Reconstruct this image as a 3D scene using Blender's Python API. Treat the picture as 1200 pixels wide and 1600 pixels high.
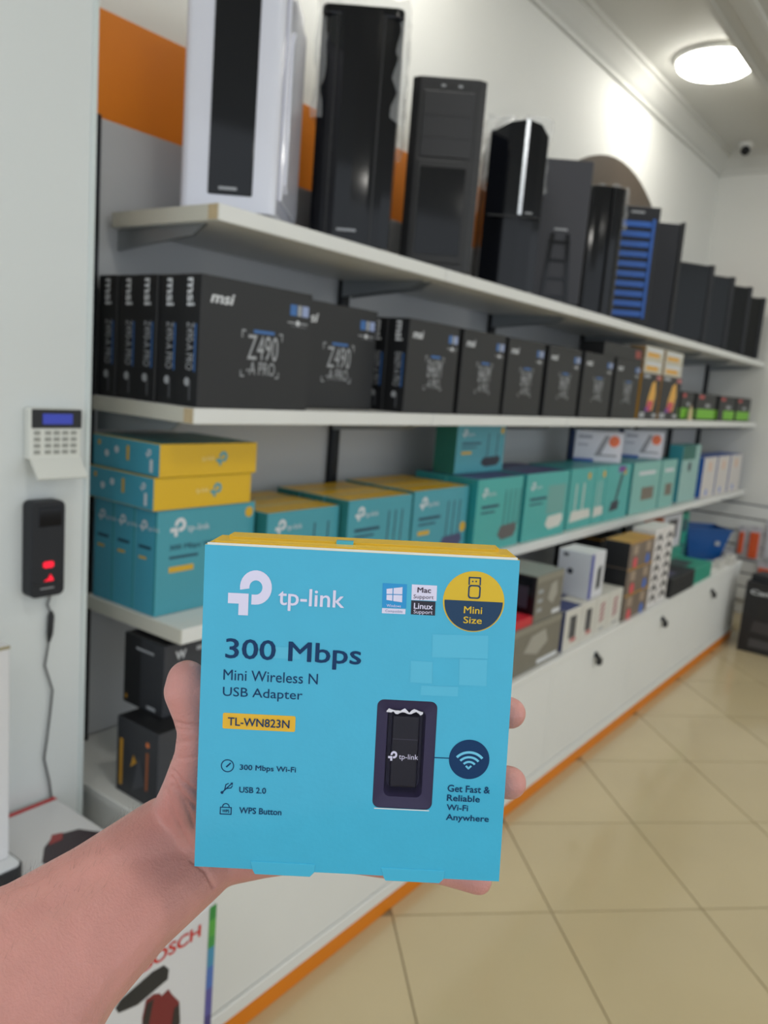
import bpy, bmesh, math, random
from mathutils import Vector, Matrix
random.seed(7)
for o in list(bpy.data.objects): bpy.data.objects.remove(o)
SC = bpy.context.scene
COL = SC.collection
# ---------------------------------------------------------------- camera
R_ = Vector((0.599, -0.797, 0.08)); U_ = Vector((0.082, 0.161, 0.984)); F_ = Vector((0.797, 0.582, -0.162))
F_.normalize(); R_ = (R_ - F_ * R_.dot(F_)).normalized(); U_ = R_.cross(F_).normalized()
FPX = 1261.5
CAM = Vector((0, 0, 1.45))
cd = bpy.data.cameras.new('camera'); cam = bpy.data.objects.new('camera', cd); COL.objects.link(cam)
cam.matrix_world = Matrix(((R_.x, U_.x, -F_.x, CAM.x), (R_.y, U_.y, -F_.y, CAM.y), (R_.z, U_.z, -F_.z, CAM.z), (0, 0, 0, 1)))
cd.sensor_fit = 'HORIZONTAL'; cd.sensor_width = 36; cd.lens = FPX / 1200 * 36; cd.clip_start = .01
cd.dof.use_dof = True; cd.dof.focus_distance = .374; cd.dof.aperture_fstop = 15.5
SC.camera = cam
# ---------------------------------------------------------------- world, exposure
w = bpy.data.worlds.new('world'); SC.world = w; w.use_nodes = True
w.node_tree.nodes['Background'].inputs[0].default_value = (.86, .93, 1, 1)
w.node_tree.nodes['Background'].inputs[1].default_value = .8
SC.view_settings.view_transform = 'Standard'; SC.view_settings.look = 'None'
SC.view_settings.exposure = 0.5; SC.view_settings.gamma = 1
LAMP_POWER = 17.0


# ---------------------------------------------------------------- pixel helpers (a pixel gives a direction only)
def ray(x, y): return R_ * ((x - 600) / FPX) + U_ * (-(y - 800) / FPX) + F_
def at(x, y, ax, v):
    d = ray(x, y); return CAM + d * ((v - CAM[ax]) / d[ax])
def proj(p):
    q = Vector(p) - CAM; z = q.dot(F_); return 600 + FPX * q.dot(R_) / z, 800 - FPX * q.dot(U_) / z
def ztop(X, Y, py):
    a, b = 0, 4
    for _ in range(40):
        m = (a + b) / 2
        if proj((X, Y, m))[1] > py: a = m
        else: b = m
    return a
# ---------------------------------------------------------------- materials
def lin(c): return tuple((v / 255 / 12.92 if v <= 10 else ((v / 255 + .055) / 1.055) ** 2.4) for v in c)
MATS = {}
def mat(key, rgb=None, rough=.5, metal=0, coat=0, noise=0, nscale=8, bump=0, bscale=200, emit=0, sss=0, spec=.5, alpha=1, trans=0):
    if key in MATS: return MATS[key]
    m = bpy.data.materials.new(key); m.use_nodes = True; n = m.node_tree.nodes; l = m.node_tree.links
    b = n['Principled BSDF']; c = lin(rgb)
    b.inputs['Base Color'].default_value = (*c, 1); b.inputs['Roughness'].default_value = rough
    b.inputs['Metallic'].default_value = metal; b.inputs['Coat Weight'].default_value = coat; b.inputs['Coat Roughness'].default_value = .06
    b.inputs['Specular IOR Level'].default_value = spec
    if trans: b.inputs['Transmission Weight'].default_value = trans; b.inputs['IOR'].default_value = 1.1
    if alpha < 1: b.inputs['Alpha'].default_value = alpha
    if emit:
        b.inputs['Emission Color'].default_value = (*c, 1); b.inputs['Emission Strength'].default_value = emit
    if sss:
        b.inputs['Subsurface Weight'].default_value = sss; b.inputs['Subsurface Radius'].default_value = (.012, .004, .002); b.inputs['Subsurface Scale'].default_value = .35
    tc = n.new('ShaderNodeTexCoord')
    if noise:
        t = n.new('ShaderNodeTexNoise'); t.inputs['Scale'].default_value = nscale; t.inputs['Detail'].default_value = 4
        l.new(tc.outputs['Object'], t.inputs['Vector'])
        mr = n.new('ShaderNodeMapRange'); mr.inputs[1].default_value = .25; mr.inputs[2].default_value = .75; mr.inputs[3].default_value = 1 - noise; mr.inputs[4].default_value = 1 + noise
        l.new(t.outputs['Fac'], mr.inputs[0])
        h = n.new('ShaderNodeMix'); h.data_type = 'RGBA'; h.blend_type = 'MULTIPLY'; h.inputs[0].default_value = 1
        h.inputs[6].default_value = (*c, 1); l.new(mr.outputs[0], h.inputs[7]); l.new(h.outputs[2], b.inputs['Base Color'])
    if bump:
        t2 = n.new('ShaderNodeTexNoise'); t2.inputs['Scale'].default_value = bscale; l.new(tc.outputs['Object'], t2.inputs['Vector'])
        bp = n.new('ShaderNodeBump'); bp.inputs['Strength'].default_value = bump; bp.inputs['Distance'].default_value = .002
        l.new(t2.outputs['Fac'], bp.inputs['Height']); l.new(bp.outputs[0], b.inputs['Normal'])
    MATS[key] = m; return m
def col(rgb, rough=.45, **k): return mat('paint_%d_%d_%d_%d' % (*rgb, int(rough * 100)), rgb, rough, **k)

WHITE = mat('white_paint', (226, 227, 224), .55, noise=.02, nscale=3)
WALLM = mat('wall_paint', (222, 222, 217), .7, noise=.015, nscale=2, bump=.05, bscale=120)
CEIL = mat('ceiling_paint', (205, 205, 200), .75, noise=.015, nscale=2)
PANEL = mat('panel_white', (190, 192, 194), .5, noise=.02, nscale=2)
PILLAR = mat('pillar_white', (214, 219, 219), .55, noise=.02, nscale=2)
SHELF = mat('shelf_laminate', (228, 229, 226), .4, noise=.015, nscale=6)
STEEL = mat('dark_steel', (48, 50, 54), .4, .7)
BRKT = mat('bracket_grey', (150, 155, 158), .35, .5)
ORANGE = mat('orange_paint', (224, 128, 10), .45, noise=.03, nscale=3)
TILE = mat('beige_tile', (196, 180, 143), .13, noise=.05, nscale=1.6, coat=.2)
GROUT = mat('grout', (150, 135, 105), .8)
BLK = mat('matte_black', (24, 25, 28), .45, bump=.05)
BLK2 = mat('soft_black', (34, 36, 41), .5, spec=.35)
GLOSS = mat('gloss_black', (8, 10, 16), .07, spec=.38)
CARD = mat('black_card', (33, 34, 36), .5, noise=.03, nscale=20)
CARDS = mat('black_card_side', (24, 25, 28), .5)
TXT = mat('print_white', (215, 218, 222), .5)
SILV = mat('print_silver', (165, 168, 172), .4)
PBLUE = mat('print_blue', (60, 110, 175), .5)
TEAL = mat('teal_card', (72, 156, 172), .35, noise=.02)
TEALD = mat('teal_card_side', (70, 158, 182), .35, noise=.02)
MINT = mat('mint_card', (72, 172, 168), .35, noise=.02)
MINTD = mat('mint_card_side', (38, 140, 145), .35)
YEL = mat('yellow_card', (222, 178, 22), .35)
GREY = mat('grey_card', (150, 150, 145), .6)
# ---------------------------------------------------------------- mesh helpers
def link(name, me, parent=None):
    o = bpy.data.objects.new(name, me); COL.objects.link(o)
    if parent: o.parent = parent
    return o
def tag(o, label, cat, group=None, kind=None):
    o['label'] = label; o['category'] = cat
    if group: o['group'] = group
    if kind: o['kind'] = kind
    return o
def struct(o, label=None):
    o['kind'] = 'structure'
    if label: o['label'] = label
    return o
def empty(name, loc, rz=0):
    o = bpy.data.objects.new(name, None); COL.objects.link(o); o.location = loc; o.rotation_euler = (0, 0, rz); o.empty_display_size = .05; return o
def pydata(name, v, f, m, parent=None, smooth=False):
    me = bpy.data.meshes.new(name); me.from_pydata([tuple(p) for p in v], [], f); me.update()
    if m: me.materials.append(m)
    if smooth:
        for p in me.polygons: p.use_smooth = True
    return link(name, me, parent)
def bm_obj(name, bm, mats, parent=None, smooth=False):
    me = bpy.data.meshes.new(name); bm.normal_update(); bm.to_mesh(me); bm.free()
    for m in (mats if isinstance(mats, (list, tuple)) else [mats]): me.materials.append(m)
    if smooth:
        for p in me.polygons: p.use_smooth = True
    return link(name, me, parent)
def add_box(bm, x0, x1, y0, y1, z0, z1, bev=0, seg=1, mi=0):
    vs = [bm.verts.new(p) for p in ((x0, y0, z0), (x1, y0, z0), (x1, y1, z0), (x0, y1, z0), (x0, y0, z1), (x1, y0, z1), (x1, y1, z1), (x0, y1, z1))]
    fs = [bm.faces.new([vs[i] for i in f]) for f in ((0, 3, 2, 1), (4, 5, 6, 7), (0, 1, 5, 4), (1, 2, 6, 5), (2, 3, 7, 6), (3, 0, 4, 7))]
    for f in fs: f.material_index = mi
    if bev:
        es = list({e for f in fs for e in f.edges})
        bmesh.ops.bevel(bm, geom=es, offset=bev, segments=seg, affect='EDGES', profile=.5)
    return fs
def box(name, b, m, parent=None, bev=.0, seg=1):
    bm = bmesh.new(); add_box(bm, *b, bev=bev, seg=seg); return bm_obj(name, bm, m, parent)
def prism(name, prof, a0, a1, m, parent=None, axis='z', bev=0, seg=2, smooth=False):
    """profile polygon (counter-clockwise) pushed along an axis"""
    n = len(prof)
    if axis == 'z': P = lambda p, a: (p[0], p[1], a)
    elif axis == 'x': P = lambda p, a: (a, p[0], p[1])
    else: P = lambda p, a: (p[0], a, p[1])
    bm = bmesh.new(); A = [bm.verts.new(P(p, a0)) for p in prof]; B = [bm.verts.new(P(p, a1)) for p in prof]
    for i in range(n): bm.faces.new((A[i], A[(i + 1) % n], B[(i + 1) % n], B[i]))
    bm.faces.new(A[::-1]); bm.faces.new(B); bmesh.ops.recalc_face_normals(bm, faces=bm.faces)
    if bev: bmesh.ops.bevel(bm, geom=list(bm.edges), offset=bev, segments=seg, affect='EDGES', profile=.5)
    o = bm_obj(name, bm, m, parent, smooth); return o
def rrect(x0, x1, y0, y1, r, n=5):
    out = []
    for cx, cy, a in ((x1 - r, y1 - r, 0), (x0 + r, y1 - r, 90), (x0 + r, y0 + r, 180), (x1 - r, y0 + r, 270)):
        for i in range(n + 1):
            t = math.radians(a + 90 * i / n); out.append((cx + r * math.cos(t), cy + r * math.sin(t)))
    return out
def lathe(name, prof, m, parent=None, n=32, loc=(0, 0, 0)):
    v = []; f = []
    for r, z in prof:
        for k in range(n):
            a = 2 * math.pi * k / n; v.append((loc[0] + r * math.cos(a), loc[1] + r * math.sin(a), loc[2] + z))
    for i in range(len(prof) - 1):
        for k in range(n): f.append((i * n + k, i * n + (k + 1) % n, (i + 1) * n + (k + 1) % n, (i + 1) * n + k))
    f.append(tuple(range(n))[::-1]); f.append(tuple((len(prof) - 1) * n + k for k in range(n)))
    return pydata(name, v, f, m, parent, smooth=True)
def tube(name, pts, r, m, parent=None, n=8):
    pts = [Vector(p) for p in pts]; v = []; f = []
    rs = r if isinstance(r, (list, tuple)) else [r] * len(pts)
    for i, p in enumerate(pts):
        d = (pts[min(i + 1, len(pts) - 1)] - pts[max(i - 1, 0)]).normalized()
        a = d.orthogonal().normalized() if i == 0 else (pa - d * pa.dot(d)).normalized()
        pa = a; b = d.cross(a)
        for k in range(n):
            t = 2 * math.pi * k / n; v.append(p + (a * math.cos(t) + b * math.sin(t)) * rs[i])
    for i in range(len(pts) - 1):
        for k in range(n): f.append((i * n + k, i * n + (k + 1) % n, (i + 1) * n + (k + 1) % n, (i + 1) * n + k))
    f.append(tuple(range(n))[::-1]); f.append(tuple((len(pts) - 1) * n + k for k in range(n)))
    return pydata(name, v, f, m, parent, smooth=True)
# ---------------------------------------------------------------- flat print on faces
def face_frame(o, f):
    w, d, h = o['_w'], o['_d'], o['_h']
    if f == 'F': return Vector((-w / 2, -d / 2, 0)), Vector((1, 0, 0)), Vector((0, 0, 1)), Vector((0, -1, 0)), w, h
    if f == 'L': return Vector((-w / 2, d / 2, 0)), Vector((0, -1, 0)), Vector((0, 0, 1)), Vector((-1, 0, 0)), d, h
    if f == 'T': return Vector((-w / 2, -d / 2, h)), Vector((1, 0, 0)), Vector((0, 1, 0)), Vector((0, 0, 1)), w, d
def put(o, f, pts, faces, m, name, lay=1):
    O, u, v, n, W, H = face_frame(o, f)
    return pydata(name, [O + u * p[0] + v * p[1] + n * (.0004 * lay + (p[2] * .00003 if len(p) > 2 else 0)) for p in pts], faces, m, o)
def pr_poly(o, f, pts, m, name='printed_picture', lay=1, frac=True):
    W, H = face_frame(o, f)[4:]
    if frac: pts = [(p[0] * W, p[1] * H) for p in pts]
    return put(o, f, pts, [tuple(range(len(pts)))], m, name, lay)
def pr_rect(o, f, u0, v0, u1, v1, m, name='printed_panel', lay=1): return pr_poly(o, f, ((u0, v0), (u1, v0), (u1, v1), (u0, v1)), m, name, lay)
def pr_disc(o, f, u, v, r, m, name='printed_badge', lay=1, n=20):
    W, H = face_frame(o, f)[4:]
    return put(o, f, [(u * W + r * math.cos(2 * math.pi * k / n), v * H + r * math.sin(2 * math.pi * k / n)) for k in range(n)], [tuple(range(n))], m, name, lay)
TXC = {}
def text_data(s, bold=0):
    if (s, bold) in TXC: return TXC[s, bold]
    cu = bpy.data.curves.new('txt', 'FONT'); cu.body = s; cu.size = 1; cu.resolution_u = 3
    ob = bpy.data.objects.new('txt', cu); COL.objects.link(ob)
    dg = bpy.context.evaluated_depsgraph_get()
    me = bpy.data.meshes.new_from_object(ob.evaluated_get(dg)); bpy.data.objects.remove(ob)
    v = [(p.co.x, p.co.y, 0) for p in me.vertices]; f = [tuple(p.vertices) for p in me.polygons]
    if bold:      # heavier strokes: the outline printed again, shifted a little each way
        n_ = len(v); v_, f_ = [], []
        for k, (dx, dy) in enumerate(((-1, 0), (1, 0), (0, -.7), (0, .7), (.6, .5), (-.6, -.5), (.6, -.5), (-.6, .5))):
            v_ += [(p[0] + dx * bold, p[1] + dy * bold, k) for p in v]; f_ += [tuple(i + k * n_ for i in q_) for q_ in f]
        v, f = v_, f_
    x0 = min(p[0] for p in v); x1 = max(p[0] for p in v); y0 = min(p[1] for p in v); y1 = max(p[1] for p in v)
    TXC[s, bold] = ([((p[0] - x0) / (x1 - x0), (p[1] - y0) / (y1 - y0), p[2]) for p in v], f); bpy.data.meshes.remove(me)
    return TXC[s, bold]
def pr_text(o, f, s, u0, v0, u1, v1, m, bold=0, rot=False, name='printed_text', lay=2, shear=0):
    """text fitted into a rectangle of the face; rot: reads downwards"""
    W, H = face_frame(o, f)[4:]; v, fc = text_data(s, bold)
    if rot: pts = [((u0 + (u1 - u0) * p[1]) * W, (v1 - (v1 - v0) * p[0]) * H, p[2]) for p in v]
    else: pts = [((u0 + (u1 - u0) * (p[0] + shear * p[1])) * W, (v0 + (v1 - v0) * p[1]) * H, p[2]) for p in v]
    return put(o, f, pts, fc, m, name, lay)
def logo_mark():
    """the rounded P mark with a T-shaped foot, in a unit box"""
    X = lambda x: (x - 200) / 315; Y = lambda y: (625 - y) / 300
    c = (400, 435); v = []; fc = []
    N = 22
    for i in range(N + 1):
        a = math.radians(190 - 280 * i / N)
        v += [(X(c[0] + 115 * math.cos(a)), Y(c[1] - 113 * math.sin(a))), (X(c[0] + 47 * math.cos(a)), Y(c[1] - 47 * math.sin(a)))]
    v += [(X(371), Y(548)), (X(371), Y(482))]
    for i in range(N + 1): fc.append((2 * i, 2 * i + 1, 2 * i + 3, 2 * i + 2))
    k = len(v)
    v += [(X(202), Y(478)), (X(350), Y(478)), (X(350), Y(622)), (X(280), Y(622)), (X(280), Y(547)), (X(202), Y(547))]
    fc.append((k, k + 5, k + 4, k + 1)); fc.append((k + 4, k + 3, k + 2, k + 1))
    return v, fc
LOGO = logo_mark()
def pr_logo(o, f, u, v, hgt, m, lay=2):
    W, H = face_frame(o, f)[4:]
    put(o, f, [(u * W + p[0] * hgt * 1.05, v * H + p[1] * hgt) for p in LOGO[0]], LOGO[1], m, 'printed_logo', lay)
def pr_brand(o, f, u, v, hgt, m=TXT):
    """mark and word together, height in metres"""
    W, H = face_frame(o, f)[4:]; pr_logo(o, f, u, v, hgt, m)
    pr_text(o, f, 'tp-link', u + hgt * 1.15 / W, v + hgt * .1 / H, u + hgt * 2.7 / W, v + hgt * .58 / H, m)
def carton(name, label, cat, X0, X1, Y0, Y1, Z0, Z1, front, left=None, top=None, group=None, rz=0, bev=.0015):
    w, d, h = X1 - X0, Y1 - Y0, Z1 - Z0; left = left or front; top = top or front
    bm = bmesh.new(); add_box(bm, -w / 2, w / 2, -d / 2, d / 2, 0, h, bev=bev); bm.normal_update()
    for f in bm.faces:
        n = f.normal; f.material_index = 2 if abs(n.z) > .75 else (1 if abs(n.x) > .75 else 0)
    o = bm_obj(name, bm, [front, left, top]); o.location = ((X0 + X1) / 2, (Y0 + Y1) / 2, Z0); o.rotation_euler = (0, 0, rz)
    o['_w'], o['_d'], o['_h'] = w, d, h
    return tag(o, label, cat, group)
ORD = ['first', 'second', 'third', 'fourth', 'fifth', 'sixth', 'seventh', 'eighth', 'ninth', 'tenth']
# ================================================================ SETTING
YW, XF = 1.80, 6.12          # shelf wall, far wall
YP, YS = 1.70, 1.313         # shelving back panel, shelf front edge
Z1, Z2, Z3, ZC = 1.774, 1.36, .885, .50
# floor: a slab with tiles laid at 45 degrees on it
fl = struct(box('floor', (-2.5, 6.3, -4, 1.98, -.12, -.004), GROUT), 'beige polished tile floor laid diagonally')
s = .46; u0, v0 = 1.972, 1.341; q = math.sqrt(.5)
tile_me = None
def clip(poly, ax, val, keep_less):
    out = []
    for i in range(len(poly)):
        a, b = poly[i], poly[(i + 1) % len(poly)]
        ia = (a[ax] <= val) == keep_less; ib = (b[ax] <= val) == keep_less
        if ia: out.append(a)
        if ia != ib:
            t = (val - a[ax]) / (b[ax] - a[ax]); out.append((a[0] + (b[0] - a[0]) * t, a[1] + (b[1] - a[1]) * t))
    return out
g = .0022
for i in range(-16, 16):
    for j in range(-16, 18):
        ua, va = u0 + i * s, v0 + j * s
        cx, cy = (ua + va + s) * q, (ua - va) * q
        c = [((a + b) * q, (a - b) * q) for a, b in ((ua + g, va + g), (ua + s - g, va + g), (ua + s - g, va + s - g), (ua + g, va + s - g))]
        if cx < -.6 or cy < -1.9 or cx > 6.4 or cy > 1.4: continue
        full = all(p[0] < XF - .001 for p in c)
        if full and tile_me:
            o = link('tile', tile_me, fl); o.location = (cx, cy, 0); continue
        if not full:
            c = clip(c, 0, XF - .002, True)
            if len(c) < 3: continue
        loc = [(p[0] - cx, p[1] - cy) for p in c]
        o = prism('tile', loc[::-1], -.004, 0, TILE, fl); o.location = (cx, cy, 0)
        if full: tile_me = o.data
# walls
wb = struct(box('wall_back', (.4, XF + .15, YW, YW + .15, 0, 3.35), WALLM), 'white shop wall behind the shelving')
struct(box('wall_right', (XF, XF + .15, -4, YW, 0, 3.35), WALLM), 'white far wall closing the shop')
orz = [at(154, 182, 1, YW).z - .03, at(625, 234, 1, YW).z]
band = box('painted_band', (.9, XF, YW - .004, YW, orz[0] - .2, orz[1]), ORANGE, wb); band['label'] = 'orange band along the wall'
# big round dark plaque on the wall behind the cases
plq = prism('round_plaque', [(4.31 + 1.15 * math.cos(2 * math.pi * k / 72), 1.52 + 1.16 * math.sin(2 * math.pi * k / 72)) for k in range(72)][::-1], YW - .026, YW - .0055, mat('taupe_board', (78, 68, 58), .5, noise=.05), axis='y')
tag(plq, 'large round dark brown plaque on the wall behind the computer cases', 'wall plaque')
pb = struct(box('wall_back_panelling', (1.09, 6.115, YP + .018, YP + .024, .5, 1.97), PANEL), 'white backing boards of the shelving')
UPX = [1.105, 2.005, 2.95, 3.88, 4.81, 5.45, 6.11]
for a, b in zip(UPX[:-1], UPX[1:]):
    box('panel', (a + .012, b - .012, YP, YP + .018, .5, 1.975), PANEL, pb, bev=.002)
# ceiling: lower main field and raised strip along the shelf wall
struct(box('ceiling', (-2.5, XF + .15, -4, 1.17, 3.06, 3.35), CEIL), 'grey white plaster ceiling, dropped main field')
c2 = struct(box('ceiling_strip', (-2.5, XF, 1.17, YW, 3.17, 3.35), CEIL), 'raised ceiling strip with lamps'); c2.name = 'ceiling_raised'
def cornice(name, prof, m=CEIL): return struct(prism(name, prof, -2.4 if False else .4, XF, m, axis='x'), 'plaster cornice moulding')
cornice('trim_1', [(YW, 3.035), (YW - .016, 3.035), (YW - .02, 3.05), (YW - .012, 3.056), (YW - .03, 3.075), (YW - .055, 3.11), (YW - .075, 3.135), (YW - .075, 3.148), (YW - .092, 3.152), (YW - .095, 3.17), (YW, 3.17)])
cornice('trim_2', [(1.17, 3.05), (1.17, 3.17), (1.23, 3.17), (1.225, 3.155), (1.2, 3.13), (1.195, 3.08), (1.2, 3.05)])
cornice('trim_3', [(1.02, 3.05), (1.02, 3.062), (1.11, 3.062), (1.11, 3.05), (1.09, 3.045), (1.04, 3.045)])
struct(prism('trim_4', [(XF, 3.035), (XF, 3.17), (XF - .095, 3.17), (XF - .092, 3.152), (XF - .075, 3.148), (XF - .075, 3.135), (XF - .03, 3.075), (XF - .016, 3.035)], 1.2, YW, CEIL, axis='y'), 'plaster cornice on far wall')
# white pillar at the shelving's end
YPL = 1.45; XPL = at(140, 700, 1, YPL).x
struct(box('wall_left', (-.6, XPL - .012, YPL, YW + .15, 0, 3.35), PILLAR), 'white pillar wall at the end of the shelving')
struct(box('trim_5', (XPL - .012, XPL, YPL - .004, YPL + .05, 0, 3.17), mat('corner_trim', (205, 214, 214), .35), bev=.002), 'pale corner strip on the pillar edge')
# slatted board on the far wall
sb = struct(box('slat_board', (XF - .02, XF - .002, .3, 1.68, .1, .79), mat('slat_groove', (120, 122, 126), .6)), 'white slatted display board'); sb.name = 'wall_right_slatboard'
for k in range(7):
    box('slat', (XF - .036, XF - .02, .3, 1.68, .105 + k * .098, .105 + k * .098 + .086), WHITE, sb, bev=.003)
# ================================================================ LAMPS
LEM = mat('lamp_opal', (255, 252, 244), .4, emit=LAMP_POWER)
LRIM = mat('lamp_rim', (235, 235, 232), .4)
def lamp(x, y, z, label, r=.2):
    e = empty('ceiling_lamp', (x, y, z)); tag(e, label, 'ceiling lamp', 'round ceiling lamps')
    lathe('rim', [(r, 0), (r, -.02), (r - .012, -.026), (r - .02, -.02), (r - .02, 0)], LRIM, e)
    lathe('diffuser', [(r - .014, -.02), (r - .02, -.045), (r * .8, -.06), (r * .5, -.068), (.01, -.072)], LEM, e, n=40)
lamp(4.42, 1.395, 3.17, 'bright round opal lamp on the raised ceiling strip over the cases')
for k, (x, y, z, t) in enumerate(((2.1, 1.47, 3.17, 'round opal lamp on the raised strip nearer the white pillar'), (.6, -.2, 3.06, 'round opal lamp on main ceiling over the carton pile'), (3.2, -.4, 3.06, 'round opal lamp on main ceiling, middle of the shop'), (5.3, -.6, 3.06, 'round opal lamp on main ceiling by the far wall'), (.6, -2.4, 3.06, 'round opal lamp on main ceiling, aisle side near the entrance'), (3.4, -2.6, 3.06, 'round opal lamp on main ceiling, aisle side by the middle'), (-1.5, -.5, 3.06, 'round opal lamp on main ceiling near the entrance, shelf side'), (-1.6, -2.0, 3.06, 'round opal lamp on main ceiling, farthest entrance corner'))):
    lamp(x, y, z, t)
# small security camera under the raised ceiling strip
sx, sy = 5.86, 1.58
e = empty('security_camera', (sx, sy, 3.17)); tag(e, 'small white security camera with black lens in the ceiling corner', 'camera')
lathe('base', [(.045, 0), (.045, -.018), (.03, -.028), (.012, -.032)], LRIM, e)
dv = (CAM - Vector((sx, sy, 3.1))).normalized()
tube('housing', [Vector((0, 0, -.05)) - dv * .04, Vector((0, 0, -.05)) + dv * .06], .034, LRIM, e, n=20)
tube('lens', [Vector((0, 0, -.05)) + dv * .055, Vector((0, 0, -.05)) + dv * .066], .03, GLOSS, e, n=20)
tube('stem', [(0, 0, -.028), (0, 0, -.05)], .012, LRIM, e)
# ================================================================ SHELVING
for k, x in enumerate(UPX):
    e = empty('shelf_upright', (x, YP - .012, .5)); tag(e, 'dark slotted steel shelf upright, %s from the white pillar' % ORD[k], 'shelf upright', 'slotted uprights of the shelving')
    box('channel', (-.017, .017, -.012, .012, 0, 1.475), STEEL, e, bev=.002)
    for j in range(29): box('slot', (-.004, .004, -.0135, -.0115, .03 + j * .05, .055 + j * .05), BLK, e)
def board(a, b, z, lab, first):
    bm = bmesh.new(); add_box(bm, a + .0015, b - .0015, YS, YP - .026, z - .034, z, bev=.003, seg=2)
    o = bm_obj('shelf_board', bm, SHELF); tag(o, lab, 'shelf', 'white shelf boards')
    for x in ([a + .022, b - .022] if not (first and z == Z3) else [b - .022]):
        pr = [(YP - .026, z - .034), (YP - .026, z - .082), (YP - .06, z - .078), (YS + .10, z - .056), (YS + .06, z - .034)]
        prism('bracket', pr, x - .004, x + .004, BRKT, o, axis='x')
    if first:
        box('edge_cap', (a - .001, a + .0015, YS + .001, YP - .03, z - .033, z - .001), mat('edge_band', (205, 203, 190), .5), o)
        if z > Z3: box('edge_chip', (a - .0016, a - .001, YS + .002, YS + .03, z - .032, z - .002), mat('chipboard', (196, 176, 140), .8, noise=.1, nscale=80), o)
for z, nm in ((Z1, 'top'), (Z2, 'middle'), (Z3, 'lower')):
    for k, (a, b) in enumerate(zip(UPX[:-1], UPX[1:])):
        board({Z1: 1.15, Z2: 1.108, Z3: 1.10}[z] if k == 0 else a, b, z, 'white %s-level shelf board, %s section from the white pillar' % (nm, ORD[k]), k == 0)
# ================================================================ CABINETS
CABX = [1.0, 1.83, 2.647, 3.466, 4.214, 4.83, 5.40]
YC = 1.12
for k, (a, b) in enumerate(zip(CABX[:-1], CABX[1:])):
    e = empty('base_cabinet', ((a + b) / 2, YC, 0)); ox = (a + b) / 2
    tag(e, 'white low base cabinet, %s unit from the white pillar' % ORD[k], 'cabinet', 'white base cabinets under the shelves')
    box('body', (a - ox + .001, b - ox - .001, .018, YP - YC + .07, .05, ZC - .022), WHITE, e)
    box('plinth_rail', (a - ox, b - ox, -.006, .018, .05, .085), SHELF, e, bev=.002)
    d = box('door', (a - ox + .0015, b - ox - .0015, 0, .018, .088, ZC - .024), WHITE, e, bev=.001)
    lx = (b - ox - .42) if k in (2, 3, 4) else .1
    if k in (2, 3, 4):
        lx = {2: 3.048, 3: 3.878, 4: 4.75}[k] - ox
        lz = {2: .416, 3: .405, 4: .40}[k]
        l = lathe('lock', [(.013, 0), (.013, .008), (.008, .011)], STEEL, d, n=16); l.rotation_euler = (math.pi / 2, 0, 0); l.location = (lx, 0, lz + .012)
        box('key', (lx - .012, lx + .012, -.03, -.01, lz - .025, lz + .004), BLK, d, bev=.003)
        box('key_blade', (lx - .002, lx + .002, -.022, -.003, lz + .004, lz + .014), STEEL, d)
wt = box('worktop', (1.0 - .004, 5.404, YC - .004, YP - .001, ZC - .022, ZC), SHELF, bev=.002); tag(wt, 'continuous white worktop over the base cabinets', 'worktop')
struct(box('baseboard_back', (1.0, 5.40, YC - .004, YC + .02, 0, .05), ORANGE, bev=.002), 'orange kick board along the cabinet foot')
# ================================================================ COMPUTER CASES on the top shelf
PSI = math.radians(36)
def case_base(xr, w, ytop, label, d=.36, psi=PSI, px_top=None, yr=1.33, X=None):
    """front-right foot stands just behind the shelf edge; the front looks out at the aisle"""
    X = X if X is not None else at(xr, 318 + .293 * (xr - 345), 1, yr).x
    rx = Vector((math.sin(psi), -math.cos(psi), 0)); c = Vector((X, yr, Z1)) - rx * (w / 2)
    h = ztop(c.x, c.y, ytop) - Z1
    e = empty('computer_case', c, psi - math.pi / 2); tag(e, label, 'computer case')
    for sx in (-1, 1):
        for yy in (.04, d - .04): lathe('foot', [(.012, 0), (.014, .012)], BLK, e, n=12, loc=(sx * (w / 2 - .03), yy, 0))
    return e, w, h, d
def shell(e, w, h, d, m, y0=.03, bev=.004): return box('body', (-w / 2 + .004, w / 2 - .004, y0, d, .012, h - .004), m, e, bev=bev)
# 1 white case with black glass strip
e, w, h, d = case_base(428, .212, -95, 'tall white computer case with a black glass strip down its front', d=.34)
WG = mat('white_gloss', (224, 226, 238), .15, coat=.6)
shell(e, w, h, d, WG, .03, .012)
prism('front_panel', rrect(-w / 2, w / 2, .0, .045, .018, 6), .012, h, WG, e, bev=0)
box('glass_strip', (-w * .2, w * .26, -.004, .004, .045, h - .02), GLOSS, e, bev=.002)
pr = box('side_cover', (w / 2 - .004, w / 2 + .006, .05, d - .02, .05, h - .06), WG, e, bev=.004)
prism('side_ridge', [(.075, .09), (.10, .075), (.115, .09), (.115, h * .72), (.10, h * .76), (.075, h * .7)], w / 2 + .005, w / 2 + .012, WG, e, axis='x', bev=.002)
box('printed_badge', (-.018, .022, -.0055, -.004, .055, .061), SILV, e)
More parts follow.
